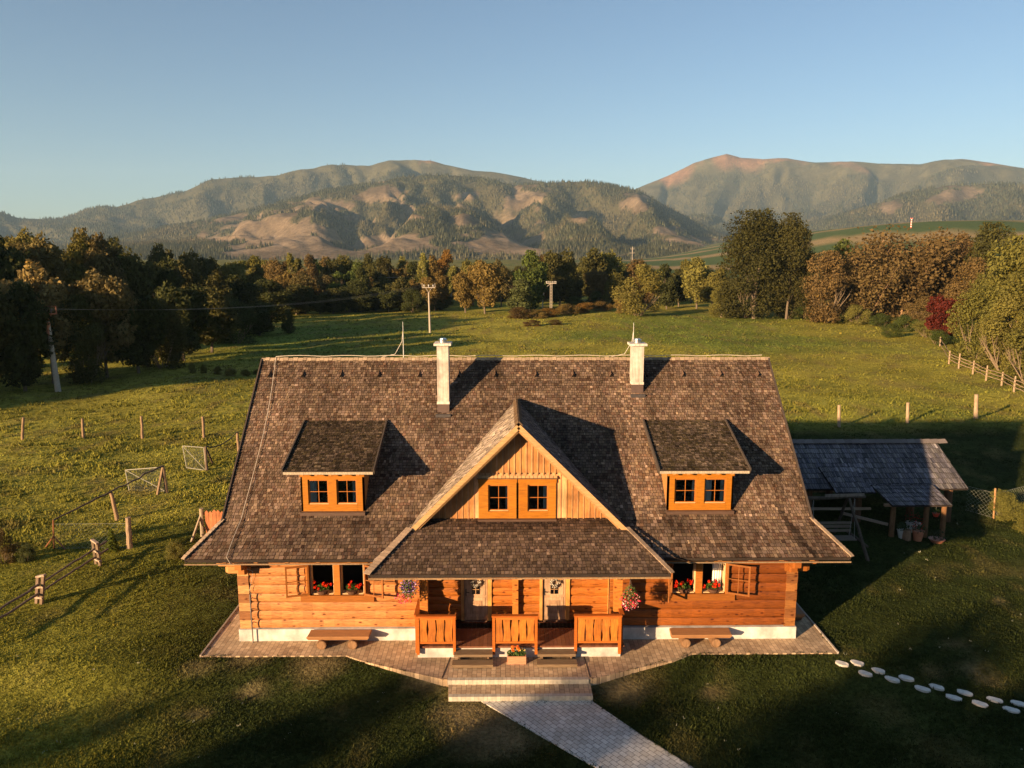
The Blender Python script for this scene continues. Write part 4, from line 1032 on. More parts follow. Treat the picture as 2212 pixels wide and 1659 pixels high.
Ct = (np.array((.075,.078,.040))*(1-np.clip((sp-.5)*5, 0, 1)[:, None])+np.array((.125,.108,.055))*np.clip((sp-.5)*5, 0, 1)[:, None])*kk
tag(npmesh('mountain_forest', V, Fq, np.tile(Ct, (5, 1)), m_leaf), 'blue-green spruce forest covering the mountain slopes between pink-brown clearings', 'forest', kind='stuff')
# ------------------------------------------------------------------ trees
def leaves_mesh(name, P, size, cols, rs_, outward=None, elong=1.0, jit_=.45):
    n = len(P); nn = rs_.normal(size=(n, 3))
    if outward is not None: nn = nn*.8+outward*.9
    nn /= np.linalg.norm(nn, axis=1)[:, None]+1e-9
    a = np.cross(nn, rs_.normal(size=(n, 3))); a /= np.linalg.norm(a, axis=1)[:, None]+1e-9; b = np.cross(nn, a)
    s = (size*rs_.uniform(.4, 1.6, n))[:, None]
    a = a*s*elong; b = b*s*.7
    V = np.stack([P-a, P-b, P+a, P+b], 1).reshape(-1, 3); Fq = np.arange(4*n).reshape(-1, 4)
    c = cols*(1+rs_.uniform(-jit_, jit_, (n, 1)))
    me_o = npmesh(name, V, Fq, np.clip(c, 0, 1), m_leaf)
    return me_o
def limb_mesh(mb, p, d, L_, r, depth, rr, c, spread=.5, up=.25, kids=3):
    pts = [p]; rad = [r]; q = Vector(p); dd = Vector(d).normalized(); n = 4
    for i in range(n):
        dd = (dd+Vector((rr.uniform(-.14,.14), rr.uniform(-.14,.14), up*.18))).normalized(); q = q+dd*L_/n; pts.append(q.copy()); rad.append(r*(1-.72*(i+1)/n))
    mb.tube(pts, rad, 5 if r < .12 else 7, c, cap=False)
    if depth > 0:
        for k in range(kids):
            i = rr.randint(1, n-1) if k else n-1; az_ = rr.uniform(0, 6.28); nd = (dd+Vector((math.cos(az_), math.sin(az_), 0))*spread*rr.uniform(.7, 1.4)+Vector((0,0,up))).normalized()
            limb_mesh(mb, pts[i], nd, L_*rr.uniform(.36, .52), rad[i]*.62, depth-1, rr, c, spread, up, kids)
PROTO = {}
def make_proto(kind, var):
    """tree of 15 m nominal height: trunk mesh and crown mesh (data only)"""
    seed = hash((kind, var)) if False else sum(ord(c) for c in kind)*13+var*101
    r = np.random.RandomState(seed); rr = random.Random(seed); Hn = 15.0
    tm = MB(); bc = (.14,.11,.08)
    if kind in ('broad', 'willow', 'bush', 'olive', 'birch', 'poplar', 'giant'):
        cfg = {'broad': (27, 4.7, .52, .50, 15000, .25, .07), 'willow': (19, 4.8, .54, .47, 15000, .21, .08), 'bush': (18, 5.4, .50, .50, 18000, .155, .02), 'olive': (28, 5.2, .50, .52, 20000, .155, .02), 'giant': (46, 5.2, .50, .50, 42000, .125, .02),
               'birch': (15, 2.9, .56, .47, 9000, .20, .10), 'poplar': (18, 3.3, .52, .50, 11000, .22, .04)}[kind]
        nl, rw, zc, rh, nleaf, ls, zmin = cfg; lobes = []
        for i in range(nl):
            while True:
                v = r.uniform(-1, 1, 3)
                if .25 < np.linalg.norm(v) < 1: break
            v = v/np.linalg.norm(v)*(.55+.28*r.rand()) if i > 3 else v*.3
            if kind in ('olive', 'giant', 'bush'):
                zz = r.uniform(-1, 1) if i else .75; a_ = r.uniform(0, 6.283); q_ = (1-abs((zz+.22)/1.22)**2.6)**.5 if abs((zz+.22)/1.22) < 1 else .1; q_ = q_*(.78 if i % 3 else .45); v = np.array([math.cos(a_)*q_, math.sin(a_)*q_, zz*.92])
            t = v[2]; taper = 1-(.30 if kind in ('birch','poplar') else .12)*max(t, 0)
            cc = np.array([v[0]*rw*taper, v[1]*rw*taper, Hn*(zc+v[2]*rh*.92)])
            lobes.append((cc, rw*r.uniform(.27,.46)*(1.0 if kind != 'willow' else 1.08)))
        P = []; O = []; T = []
        per = nleaf//nl
        for cc, lr in lobes:
            m = int(per*(lr/(rw*.4))**2); v = r.normal(size=(m, 3)); v /= np.linalg.norm(v, axis=1)[:, None]
            sub = 1+.22*np.sin(v[:, 0:1]*5+cc[0])*np.sin(v[:, 1:2]*6+cc[1])+.16*np.sin(v[:, 2:3]*9+cc[2]*2)
            rad = lr*(1-.45*r.rand(m, 1)**2.2)*sub
            hs = np.array([1, 1, 1.0 if kind != 'birch' else 1.35])
            p = cc+v*rad*hs; P.append(p); O.append(v); T.append(np.full(m, r.uniform(.62, 1.32)))
        P = np.concatenate(P); O = np.concatenate(O); T = np.concatenate(T)
        k = P[:, 2] > Hn*zmin; P, O, T = P[k], O[k], T[k]; P[:, 2] = np.minimum(P[:, 2], Hn*1.03)
        if kind in ('bush', 'olive', 'willow'): O = O+np.array([0, 0, .6])
        cols = np.ones((len(P), 3))*T[:, None]; y_ = r.rand(len(P)) < .12; cols[y_] *= np.array((1.5,1.25,.8))
        crown = leaves_mesh('crown', P, ls, cols, r, O, 1.25 if kind in ('willow', 'bush', 'olive') else 1.0)
        if kind in ('bush', 'olive'):
            for k in range(9):
                a = rr.uniform(0, 6.28); limb_mesh(tm, (math.cos(a)*.5, math.sin(a)*.5, -.3), (math.cos(a)*.55, math.sin(a)*.55, 1), 8.0, .13, 1, rr, (.20,.15,.10), .4, .3)
        else:
            bc2 = (.45,.42,.36) if kind == 'birch' else bc
            limb_mesh(tm, (0,0,-.4), (0,0,1), 9.8, .30 if kind != 'birch' else .19, 2, rr, bc2, .6, .3, 5)
    elif kind == 'branchy':
        bc = (.30,.19,.11); Ptips = []
        for k in range(26):
            a = rr.uniform(0, 6.28); t = rr.uniform(.05, .55); rootr = rr.uniform(0, 1.6); limb = Vector((math.cos(a)*t, math.sin(a)*t, 1)).normalized()
            q = Vector((math.cos(a)*rootr, math.sin(a)*rootr, -.3)); pts = [q.copy()]; Lb = rr.uniform(9, 14.5)*(1-.25*t)
            for j in range(6):
                limb = (limb+Vector((rr.uniform(-.09,.09), rr.uniform(-.09,.09), .02))).normalized(); q = q+limb*Lb/6; pts.append(q.copy())
                if j > 0:
                    for _ in range(3):
                        a2 = rr.uniform(0, 6.28); td = (limb*.8+Vector((math.cos(a2), math.sin(a2), .1))*.8).normalized(); e = q+td*rr.uniform(1.2, 2.6); tm.tube([q, e], [.022,.010], 3, bc, cap=False)
                        Ptips += [q.lerp(e, w) for w in (.4,.7,1)]
            tm.tube(pts, [.085*(1-.14*j) for j in range(7)], 4, bc, cap=False); Ptips += pts[2:]
        B = np.array([tuple(p) for p in Ptips]); n = 15000; P = B[r.randint(0, len(B), n)]+r.normal(size=(n, 3))*.75; P = P[(P[:, 2] > .3)]
        cols = np.ones((len(P), 3)); crown = leaves_mesh('crown', P, .21, cols, r)
    elif kind == 'spruce':
        P = []; O = []
        for i in range(26):
            z = Hn*(.06+.94*(i/26)**.95); rad = 2.7*(1-z/(Hn*1.01))**.85+.12; nb = 9
            for k in range(nb):
                a = rr.uniform(0, 6.28); m = int(30*rad)+10; t = r.rand(m)**.7
                P.append(np.stack([np.cos(a)*rad*t+r.normal(size=m)*.12, np.sin(a)*rad*t+r.normal(size=m)*.12, z-.35*rad*t+r.normal(size=m)*.10], 1))
        P = np.concatenate(P); crown = leaves_mesh('crown', P, .17, np.ones((len(P), 3)), r, np.array([0, 0, .8])+0*P)
        tm.tube([(0,0,-.3),(0,0,Hn*.97)], [.2,.03], 7, (.12,.08,.05))
    elif kind == 'sapling':
        P = []
        limb_mesh(tm, (0,0,-.2), (0,0,1), 13.5, .16, 1, rr, (.28,.2,.12), .4, .4, 6)
        for i in range(46):
            z = rr.uniform(2.2, 15); a = rr.uniform(0, 6.28); w = 2.9*(1-(z/16.5))**.8*rr.random()+.1
            if 4.0 < z < 6: w *= 1.3
            c = np.array([math.cos(a)*w, math.sin(a)*w, z]); P.append(c+r.normal(size=(44, 3))*.42)
        P = np.concatenate(P); crown = leaves_mesh('crown', P, .28, np.ones((len(P), 3)), r)
    tr = tm.build('trunk', m_bark)
    dc, dt = crown.data, tr.data
    bpy.data.objects.remove(crown); bpy.data.objects.remove(tr)
    PROTO[(kind, var)] = (dc, dt); return PROTO[(kind, var)]
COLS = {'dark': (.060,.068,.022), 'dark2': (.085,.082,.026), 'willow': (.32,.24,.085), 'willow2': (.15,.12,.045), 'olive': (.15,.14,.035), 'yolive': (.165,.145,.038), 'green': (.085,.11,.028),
        'pgreen': (.12,.14,.05), 'ygreen': (.20,.19,.05), 'gold': (.22,.155,.048), 'orange': (.25,.14,.035), 'brown': (.155,.108,.042), 'dbrown': (.135,.09,.034), 'red': (.11,.022,.015), 'big': (.062,.060,.019), 'spruce': (.05,.062,.026), 'nspruce': (.16,.20,.035)}
NW = {'dark':'dark green','dark2':'dark olive','willow':'pale golden-olive','willow2':'dull olive-brown','olive':'olive green','yolive':'yellow-olive','green':'mid green','pgreen':'pale silvery green','ygreen':'yellow-green','gold':'golden brown','orange':'bright orange','brown':'reddish brown','dbrown':'dark brown','red':'deep red','big':'dark green','spruce':'dark','nspruce':'bright green'}
KW = {'giant':'giant broadleaf tree','broad':'broadleaf tree','willow':'round-crowned willow','bush':'broad bush','olive':'leafy shrub','birch':'slender birch','poplar':'upright tree','branchy':'thin-branched tree','spruce':'spruce','sapling':'sapling'}
NAM = {'giant':'giant_tree','broad':'broadleaf_tree','willow':'willow_tree','bush':'bush','olive':'shrub','birch':'birch_tree','poplar':'poplar_tree','branchy':'branchy_tree','spruce':'spruce_tree','sapling':'sapling'}
TREES = []
def tree(p, hgt, wid, kind, colr, label, group=None, var=None, rz=None, cat='tree'):
    var = rnd.randint(0, 2) if var is None else var
    dc, dt = PROTO.get((kind, var)) or make_proto(kind, var)
    t = thing(NAM[kind], label, cat, (p[0], p[1], p[2]-.1), rnd.uniform(0, 6.28) if rz is None else rz, group)
    nomw = {'giant': 12,'broad': 10.6, 'willow': 11, 'bush': 12, 'olive': 12, 'birch': 6.6, 'poplar': 7.2, 'branchy': 11.5, 'spruce': 5.6, 'sapling': 5.5}[kind]
    t.scale = (wid/nomw, wid/nomw, hgt/15.0)
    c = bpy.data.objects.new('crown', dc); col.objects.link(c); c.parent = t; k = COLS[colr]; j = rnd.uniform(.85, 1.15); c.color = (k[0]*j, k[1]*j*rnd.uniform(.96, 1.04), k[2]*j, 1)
    b = bpy.data.objects.new('trunk', dt); col.objects.link(b); b.parent = t
    TREES.append(t); return t
def ptree(px, pb, pt, pw, kind, colr, label, group=None, cat='tree', **kw):
    p = G(px, pb); dist = (p-Vector(CAM)).length; top = atY(px, pt, p.y); h = top.z-p.z
    dep = (p.y-CAM[1])*math.cos(PITCH)+(CAM[2]-p.z-h/2)*math.sin(PITCH)
    return tree(p, h, pw/(2212*F)*dep, kind, colr, label, group, cat=cat, **kw)
rows = {}
def row(rname, where, items, group):
    """items: (px, pbase, ptop, width, kind, colour); each label counts trees of the same look from the left"""
    cnt = {}; tot = {}
    for it in items: tot[(it[4], it[5])] = tot.get((it[4], it[5]), 0)+1
    for it in sorted(items):
        px, pb, pt, pw, kind, colr = it; k = (kind, colr); i = cnt.get(k, 0); cnt[k] = i+1
        o = '' if tot[k] == 1 else f'{ordn(i)} '
        ptree(px, pb, pt, pw, kind, colr, f'{o}{NW[colr]} {KW[kind]} {"from left " if o else ""}{where}', group)
# left wood, front row at the meadow's edge
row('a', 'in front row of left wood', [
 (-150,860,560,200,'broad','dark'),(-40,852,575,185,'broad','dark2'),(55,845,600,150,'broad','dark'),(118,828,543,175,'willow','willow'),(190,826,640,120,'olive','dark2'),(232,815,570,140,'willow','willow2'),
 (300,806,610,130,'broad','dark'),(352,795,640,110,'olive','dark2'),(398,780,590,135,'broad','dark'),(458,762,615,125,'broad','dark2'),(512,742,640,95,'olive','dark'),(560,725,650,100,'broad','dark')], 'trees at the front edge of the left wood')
row('b', 'in second row of left wood', [
 (-120,790,470,200,'broad','dark'),(15,782,478,175,'broad','dark'),(95,765,492,135,'willow','willow2'),(165,752,486,130,'willow','yolive'),(228,745,492,125,'willow','willow2'),(290,738,515,125,'broad','dark2'),
 (345,728,535,120,'broad','dark'),(400,716,555,110,'broad','dark2'),(455,706,575,105,'willow','dark2'),(520,698,590,110,'broad','dark'),(590,688,600,105,'broad','dark'),(640,680,610,80,'broad','dark2')], 'trees in the second row of the left wood')
row('c', 'in back row of left wood', [
 (60,705,484,110,'willow','yolive'),(200,700,487,110,'broad','willow2'),(262,696,505,95,'broad','dark2'),(352,690,520,75,'broad','dark'),(380,688,528,60,'poplar','dark2'),(412,686,522,62,'broad','dark2'),(448,682,535,70,'broad','dark'),
 (485,680,552,60,'broad','olive'),(512,680,530,58,'birch','ygreen'),(548,676,545,60,'poplar','olive')], 'trees in the back row of the left wood')
# far wood across the valley floor
items = []
kinds = [('broad','dark2'),('birch','ygreen'),('broad','green'),('poplar','olive'),('broad','dark'),('willow','willow2'),('broad','brown'),('poplar','dark2'),('broad','olive'),('willow','gold')]
r2 = random.Random(17); px = 560
while px < 985:
    k = r2.choice(kinds); tp = {'birch': 540, 'spruce': 544, 'poplar': 546}.get(k[0], 552)+r2.uniform(-9, 12); items.append((px, 655+r2.uniform(-4,4), tp, r2.uniform(50,68) if k[0] in ('broad','willow') else r2.uniform(34,44), *k)); px += r2.uniform(14,21)
items += [(968,655,534,58,'broad','orange'),(1040,650,556,60,'poplar','orange')]
row('d', 'on skyline of far wood', items, 'trees on the skyline of the far wood')
items = []; px = 570
k3 = [('broad','dark2'),('willow','willow2'),('broad','olive'),('poplar','green'),('willow','gold'),('broad','dark')]
while px < 960:
    k = r2.choice(k3); items.append((px, 668+r2.uniform(-4,5), 585+r2.uniform(-14,16), r2.uniform(48,70), *k)); px += r2.uniform(22,30)
row('e', 'in middle of far wood', items, 'trees in the middle of the far wood')
items = []; px = 540
while px < 975:
    k = r2.choice([('broad','dark'),('olive','dark'),('broad','dark2')]); items.append((px, 678-max(0,(px-700))*.03+r2.uniform(-3,3), 622+r2.uniform(-8,10), r2.uniform(50,72), *k)); px += r2.uniform(26,34)
row('f', 'in shaded front of far wood', items, 'trees in the shaded front of the far wood')
items = []; px = 1012
while px < 1575:
    k = r2.choice([('broad','dark2'),('broad','dark'),('olive','dark2'),('broad','olive'),('willow','willow2')]); items.append((px, 650+r2.uniform(-3,3), 572+r2.uniform(-8,8)+(10 if px > 1400 else 0), r2.uniform(48,64), *k)); px += r2.uniform(22,29)
row('g', 'in hedge row behind ladder pylon and big tree', items, 'trees of the hedge row behind the ladder pylon')
# trees from the gap to the big tree
for a in [
 (1006,676,580,66,'willow','gold','golden brown willow just right of the gap in the wood'),
 (1048,678,556,92,'willow','gold','tallest golden brown willow with pale stems left of the ladder pylon'),
 (1022,660,548,60,'broad','olive','olive tree behind the golden brown willows'),
 (1083,662,552,62,'willow','willow2','dull olive willow behind and right of the golden willows'),
 (1118,684,590,70,'poplar','pgreen','pale silvery green tree leaning on the dark tree by the ladder pylon'),
 (1146,676,534,84,'broad','green','tall dark green broadleaf tree left of the ladder pylon'),
 (1172,664,545,52,'birch','brown','brown birch just behind the ladder pylon'),
 (1208,668,522,84,'broad','dark2','tall dark olive tree right of the ladder pylon'),
 (1236,664,570,60,'broad','dark','low dark tree in the shade right of the ladder pylon'),
 (1275,656,532,80,'broad','dark2','dark olive tree on the skyline left of the double-armed pylon'),
 (1312,652,528,72,'broad','olive','rounded olive tree on the skyline nearest the double-armed pylon'),
 (1288,662,576,58,'willow','brown','rounded brown willow below the skyline left of the yellow bush'),
 (1330,664,590,56,'olive','olive','olive shrub between the brown willow and the yellow bush'),
 (1383,662,556,80,'broad','dbrown','dark brown tree behind the yellow bush'),
 (1378,682,572,112,'bush','yolive','large yellow-olive bush standing alone at the meadow edge'),
 (1440,668,566,56,'broad','dark','dark tree right behind the yellow bush'),
 (1466,662,578,60,'broad','dark2','dark olive tree between the yellow bush and the yellow-green tree'),
 (1505,668,552,80,'broad','ygreen','yellow-green tree left of the big dark tree'),
 (1540,672,566,80,'willow','olive','olive willow touching the left side of the big dark tree'),
 (1492,655,545,60,'broad','olive','small olive tree on the skyline left of the big tree')]:
    ptree(*a)
ptree(1628,688,456,190,'giant','big','biggest dark green tree towering at the far edge of the meadow', var=0, cat='tree')
ptree(1698,690,466,125,'giant','big','dark tree fused with the biggest tree on its right', var=1)
ptree(1612,686,560,120,'olive','big','dark leafy shrub at the left foot of the biggest tree')
ptree(1706,688,560,90,'olive','big','low dark shrub at the right foot of the biggest tree pair')
ptree(1560,686,615,60,'olive','olive','low olive shrub left of the biggest tree\'s foot')
for a in [
 (1782,696,545,118,'olive','brown','brownish olive shrub right of the biggest tree'),
 (1735,676,590,80,'olive','dark2','dark shrub filling the gap right of the biggest tree'),
 (1840,684,560,90,'olive','brown','rounded reddish brown shrub left of the thin-branched trees'),
 (1900,688,590,100,'bush','brown','low wide brown bush in front of the thin-branched trees'),
 (1805,670,512,105,'broad','green','dark green tree behind the brownish shrub, right of the biggest tree'),
 (1742,682,600,70,'olive','dark2','low dark shrub at the right foot of the biggest tree'),
 (1860,694,535,130,'branchy','brown','reddish brown thin-branched tree with fan of stems, leftmost of three'),
 (1930,690,486,185,'branchy','brown','tallest reddish brown thin-branched tree, middle of three'),
 (2022,690,505,150,'branchy','dbrown','dark brown thin-branched tree, rightmost of three, behind the red tree'),
 (1985,690,560,110,'bush','dbrown','dark brown bush between the thin-branched trees'),
 (2075,680,500,115,'broad','dbrown','brownish tree on the skyline above the red tree'),
 (2125,700,486,140,'olive','dark2','dark olive shrub on the skyline at the right edge'),
 (2090,715,560,110,'olive','dbrown','brownish shrub behind the red tree on its right'),
 (2150,740,560,120,'olive','olive','mid-size olive shrub above and right of the red tree'),
 (2180,770,515,170,'olive','olive','tall olive shrub at the right edge, behind the lower ones'),
 (2240,800,520,200,'olive','olive','very tall olive shrub cut off by the right edge'),
 (2105,775,618,120,'olive','olive','olive shrub right of the red tree, above the rail fence'),
 (2165,800,640,130,'olive','yolive','lower yellow-olive shrub above the end of the rail fence'),
 (2225,835,660,140,'olive','olive','lowest olive shrub at the right edge behind the rail fence'),
 (1990,700,640,80,'olive','brown','low brown shrub left of the red tree'),
 (2090,745,690,75,'olive','green','low green shrub at the foot of the red tree')]:
    ptree(*a)
ptree(2044,734,624,92,'broad','red','small deep red tree at the right edge of the meadow', var=0)
# low hedge along the right side of the meadow
for i, (px, pb, w, c) in enumerate([(1735,690,60,'green'),(1790,694,58,'pgreen'),(1850,700,60,'ygreen'),(1905,706,55,'green'),(1955,716,60,'green'),(2000,728,60,'ygreen'),(1925,728,45,'green'),(2025,745,46,'green')]):
    ptree(px, pb, pb-30-(i % 3)*6, w, 'olive', c, f'{NW[c]} scrub along the meadow edge under brown trees, {ordn(i)} from left', 'low scrub along the right meadow edge', cat='shrub')
for i, (px, pb, pt, w, c) in enumerate([(1120,688,662,60,'dbrown'),(1185,684,664,50,'orange'),(1225,680,656,60,'gold'),(1262,676,652,55,'orange'),(1300,672,650,50,'gold'),(1160,688,668,44,'gold'),(1240,668,640,50,'green'),(1290,664,628,50,'green'),(1340,676,640,40,'gold'),(1150,704,690,45,'dbrown'),(1200,700,690,40,'dbrown')]):
    ptree(px, pb, pt, w, 'olive', c, f'low {NW[c]} scrub by the foot of the ladder pylon, {ordn(i)} patch of its row', 'low scrub near the ladder pylon', cat='shrub')
ptree(625,720,668,34,'olive','dark','small round dark bush alone in the shaded field', cat='shrub')
ptree(374,775,692,40,'sapling','yolive','thin yellow-leaved sapling at the edge of the left wood')
ptree(346,778,722,34,'sapling','olive','shorter olive sapling left of the yellow-leaved one')
ptree(315,792,760,26,'olive','willow2','low olive shrub left of the saplings', cat='shrub')
ptree(243,1190,1136,34,'spruce','nspruce','small bright green spruce sapling by the mesh fence', cat='tree')
ptree(12,1215,1140,62,'bush','brown','reddish brown shrub at the left edge of the photo', cat='shrub')
ptree(58,1212,1168,36,'olive','pgreen','pale green leafy plant beside the reddish brown shrub', cat='shrub')
ptree(380,1205,1165,46,'olive','ygreen','tall tuft of yellow-green weeds left of the cabin roof corner', cat='shrub')
for i, (px, pb, pt, w) in enumerate([(470,808,790,22),(500,812,792,26),(530,812,795,24),(415,806,782,18),(440,806,786,16),(556,808,796,20)]):
    ptree(px, pb, pt, w, 'olive', 'yolive', f'pale dry weed clump behind the roof\'s left end, {ordn(i)} of six', 'dry weed clumps at the field edge', cat='weeds')
# trees outside the picture that shade the meadow and the front lawn
k = 0
for (x, y, h, w) in [(-79,21,15,11),(-67,32,14,12),(-59,41,14,12),(-57,48,14,12),(-73,29,13,11),(-68,42,12,12),(-84,14,16,11),(-92,6,17,12),(-88,24,17,12),(-96,17,17,12),(-102,8,18,12),(-100,30,17,13),(-112,20,16,13),(-114,2,16,13),(-124,28,16,14),(-128,8,16,14)]:
    tree(Vector((x, y, gh(x, y))), h, w, 'broad', 'dark', 'tall dark broadleaf tree of the wood left of the picture', 'trees of the wood left of the picture')
for (x, y, h, w, kd) in [(-47,-39,12.0,7,'broad'),(-42,-38.8,12.1,7,'broad'),(-37,-38.6,12.0,7,'willow'),(-32,-38.8,12.1,7,'broad'),(-27,-38.2,12.1,7,'broad'),(-22,-36.5,13,8,'broad'),(-16,-37,14,8.5,'willow'),(-9,-38,14.8,8,'broad'),(-1,-38.5,14.8,8,'broad'),(6,-40,15,9,'broad'),
                      (-38,-46,12.6,9,'broad'),(-29,-47,12.8,9,'broad'),(-20,-48,14.6,9,'broad'),(-11,-50,15.2,9,'broad'),(-1,-52,15,9,'broad')]:
    tree(Vector((x, y, -.3)), h, w, kd, 'dark', 'broadleaf tree of the row behind the photographer', 'trees of the row behind the photographer')
# ------------------------------------------------------------------ poles and wires
def pole(px, pb, pt, lean, name, label, kind, w=.26):
    p = G(px, pb); top = atY(pt[0], pt[1], p.y); t = thing(name, label, 'power pole', tuple(p), group='power poles in the valley'); d = top-p
    mb = MB(); cc = (.36,.31,.25)
    mb.tube([(0,0,-.3), d], [w, w*.62], 10, cc); mb.build('mast', m_conc, t)
    return t, p, top, d
def arm_y(t, d, width, c, up=1.0, horn=True):
    mb = MB(); z = d.z+up
    mb.beam((d.x-width/2,d.y,z), (d.x+width/2,d.y,z), .09, .11, c)
    for s in (-1, 1): mb.beam((d.x,d.y,d.z-.05), (d.x+s*width*.24,d.y,z), .06, .06, c)
    if horn:
        for s in (-1, 1): mb.beam((d.x+s*width/2,d.y,z), (d.x+s*width/2,d.y,z+.75), .07, .07, c)
    mb.build('cross_arm', m_paint, t); return z
def insul(t, xs, y, z, c=(.5,.5,.5)):
    for xx in xs:
        mb = MB(); mb.lathe((xx,y,z), [(.05,0),(.05,.15),(.11,.18),(.08,.28),(.11,.31),(.07,.44)], 8, c); mb.build('insulator', m_paint, t)
tA_, pA_, topA, dA = pole(126, 846, (103, 694), 0, 'power_pole', 'leaning concrete power pole with rusty red arm before the dark left wood', 0, .30)
zA = arm_y(tA_, dA, 1.9, (.42,.13,.06), .75, True); mb = MB(); mb.beam((dA.x-.95,dA.y,zA+.75), (dA.x+.95,dA.y,zA+.75), .05, .05, (.3,.1,.05)); mb.tube([(dA.x*.98,dA.y,dA.z*.80),(dA.x*1.0,dA.y,dA.z*.99)], [.25,.20], 10, (.42,.16,.08)); mb.build('frame', m_paint, tA_)
insul(tA_, (dA.x-.45, dA.x+.45, dA.x), dA.y, zA+.08, (.15,.1,.08))
tB_, pB_, topB, dB = pole(929, 719, (926, 632), 0, 'power_pole', 'tall slender power pole with pale arm in the middle of the shaded field', 0, .20)
zB = arm_y(tB_, dB, 2.3, (.36,.32,.27), .9, True); insul(tB_, (dB.x-.8, dB.x, dB.x+.8), dB.y, zB+.08)
# ladder-like pole
p = G(1190, 683); top = atY(1190.5, 612, p.y); hC = top.z-p.z
tC_ = thing('power_pole', 'pale lattice ladder pylon standing before the autumn trees', 'power pole', tuple(p), group='power poles in the valley'); mb = MB(); cC = (.36,.31,.25)
for s in (-1, 1): mb.beam((s*.24,0,-.2), (s*.20,0,hC), .10, .10, cC)
for i in range(22): mb.beam((-.22,0,hC*i/22+.3), (.22,0,hC*i/22+.3), .07, .07, cC)
mb.build('mast', m_paint, tC_); mb = MB(); mb.beam((-1.2,0,hC), (1.2,0,hC), .13, .15, cC); mb.beam((-.95,0,hC-.7), (-.2,0,hC-.1), .08, .08, cC); mb.build('cross_arm', m_paint, tC_); insul(tC_, (-1.1,-.7,-.25,.25,.7,1.1), 0, hC+.06, (.45,.42,.38))
tD_, pD_, topD, dD = pole(812, 657, (811.5, 600), 0, 'power_pole', 'thin pale pole standing before the dark far wood', 0, .22)
mb = MB(); mb.beam((dD.x-.9,0,dD.z), (dD.x+.9,0,dD.z), .12, .12, (.3,.25,.2)); mb.build('cross_arm', m_paint, tD_)
pE_ = atY(1365.5, 562, 290); pE_.z = 0; topE = atY(1365.5, 533, pE_.y)
tE_ = thing('power_pole', 'distant double-armed pylon rising above the trees before the mountains', 'power pole', (pE_.x, pE_.y, gh(pE_.x, pE_.y)), group='power poles in the valley'); hE_ = topE.z-gh(pE_.x, pE_.y); mb = MB()
mb.beam((0,0,0), (0,0,hE_), .28, .28, (.3,.27,.23)); mb.build('mast', m_paint, tE_); mb = MB(); mb.beam((-1.2,0,hE_*.86), (1.2,0,hE_*.86), .18, .16, (.3,.27,.22)); mb.beam((-.8,0,hE_*.95), (.8,0,hE_*.95), .18, .16, (.26,.22,.18)); mb.build('cross_arm', m_paint, tE_)
insul(tE_, (-.7, 0, .7), 0, hE_*.95+.1, (.2,.18,.16))
def wires(a, b, offs, label, sag=1.2, r=.010):
    mb = MB()
    for o in offs:
        A = a+Vector((o,0,0)); B = b+Vector((o,0,0)); pts = [A.lerp(B, i/16)+Vector((0,0,-sag*4*(i/16)*(1-i/16))) for i in range(17)]; mb.tube(pts, r, 3, (.30,.24,.17), cap=False)
    tag(mb.build('power_line', m_paint), label, 'power line', 'wires between the power poles')
wires(pA_+Vector((dA.x,dA.y,zA+.5)), pB_+Vector((dB.x,dB.y,zB+.5)), (-1.1,0,1.1), 'wires running from the leaning left pole to the slender middle pole', 1.5)
wires(pD_+Vector((dD.x,0,dD.z)), Vector((pE_.x,pE_.y,gh(pE_.x,pE_.y)+hE_*.86)), (-1.1,0,1.1), 'wires running from the thin far pole to the distant double-armed pylon', 2, .03)
wires(pA_+Vector((dA.x,dA.y,zA+.5)), Vector((-95,44,11)), (-1.1,0,1.1), 'wires leaving the leaning left pole towards the left edge', .8)
# red and white mast far away
for Yq in range(380, 1500, 5):
    q = atY(1967.5, 493, Yq)
    if q.z < gh(q.x, q.y): break
gz = gh(q.x, q.y); tpz = atY(1967.5, 471, q.y).z
t = thing('radio_mast', 'red and white banded radio mast on the green hill at the right', 'mast', (q.x, q.y, gz)); mb = MB(); hM = tpz-gz; n_ = 9
for i in range(n_): mb.beam((0,0,hM*i/n_), (0,0,hM*(i+1)/n_), 1.1, 1.1, (.6,.07,.03) if i % 2 == 0 else (.8,.76,.7))
mb.build('mast', m_paint, t); mb = MB()
for s in (-1, 1): mb.beam((s*1.3,0,hM*.93), (s*1.3,0,hM*1.03), .6, .6, (.7,.3,.25))
mb.build('antenna', m_paint, t)
# ------------------------------------------------------------------ fences on the left
def L1(a, b): return (a/2.212*.576, (1450+b/2.212)*.576)
def rail_pole(mb, p, q, r0, c, wob=.06, n=9, seed=1, sag=0):
    rr = random.Random(seed); p = Vector(p); q = Vector(q); pts = []
    for i in range(n+1):
        w = p.lerp(q, i/n)
        if 0 < i < n: w += Vector((rr.uniform(-wob, wob), rr.uniform(-wob, wob), rr.uniform(-wob, wob)*.8-sag*4*(i/n)*(1-i/n)))
        pts.append(w)
    mb.tube(pts, [r0*(1-.25*i/n) for i in range(n+1)], 6, c)
PW = (.25,.17,.105)
def wpost(top, base, label, group, r=.10, c=PW, name='fence_post'):
    b = G(*L1(*base)) if isinstance(base, tuple) else base; tp = atY(*L1(*top), b.y) if isinstance(top, tuple) else top
    mb = MB(); d = tp-b; rr = random.Random(int(b.x*10)); pts = [d*k/5+Vector((rr.uniform(-.02,.02), 0, 0)) for k in range(6)]; pts[0] = Vector((0,0,-.2))
    mb.tube(pts, [r*1.08, r*1.05, r, r*.97, r*.94, r*.92], 9, c); o = mb.build(name, m_bark); o.location = b; tag(o, label, 'post', group); return b, tp
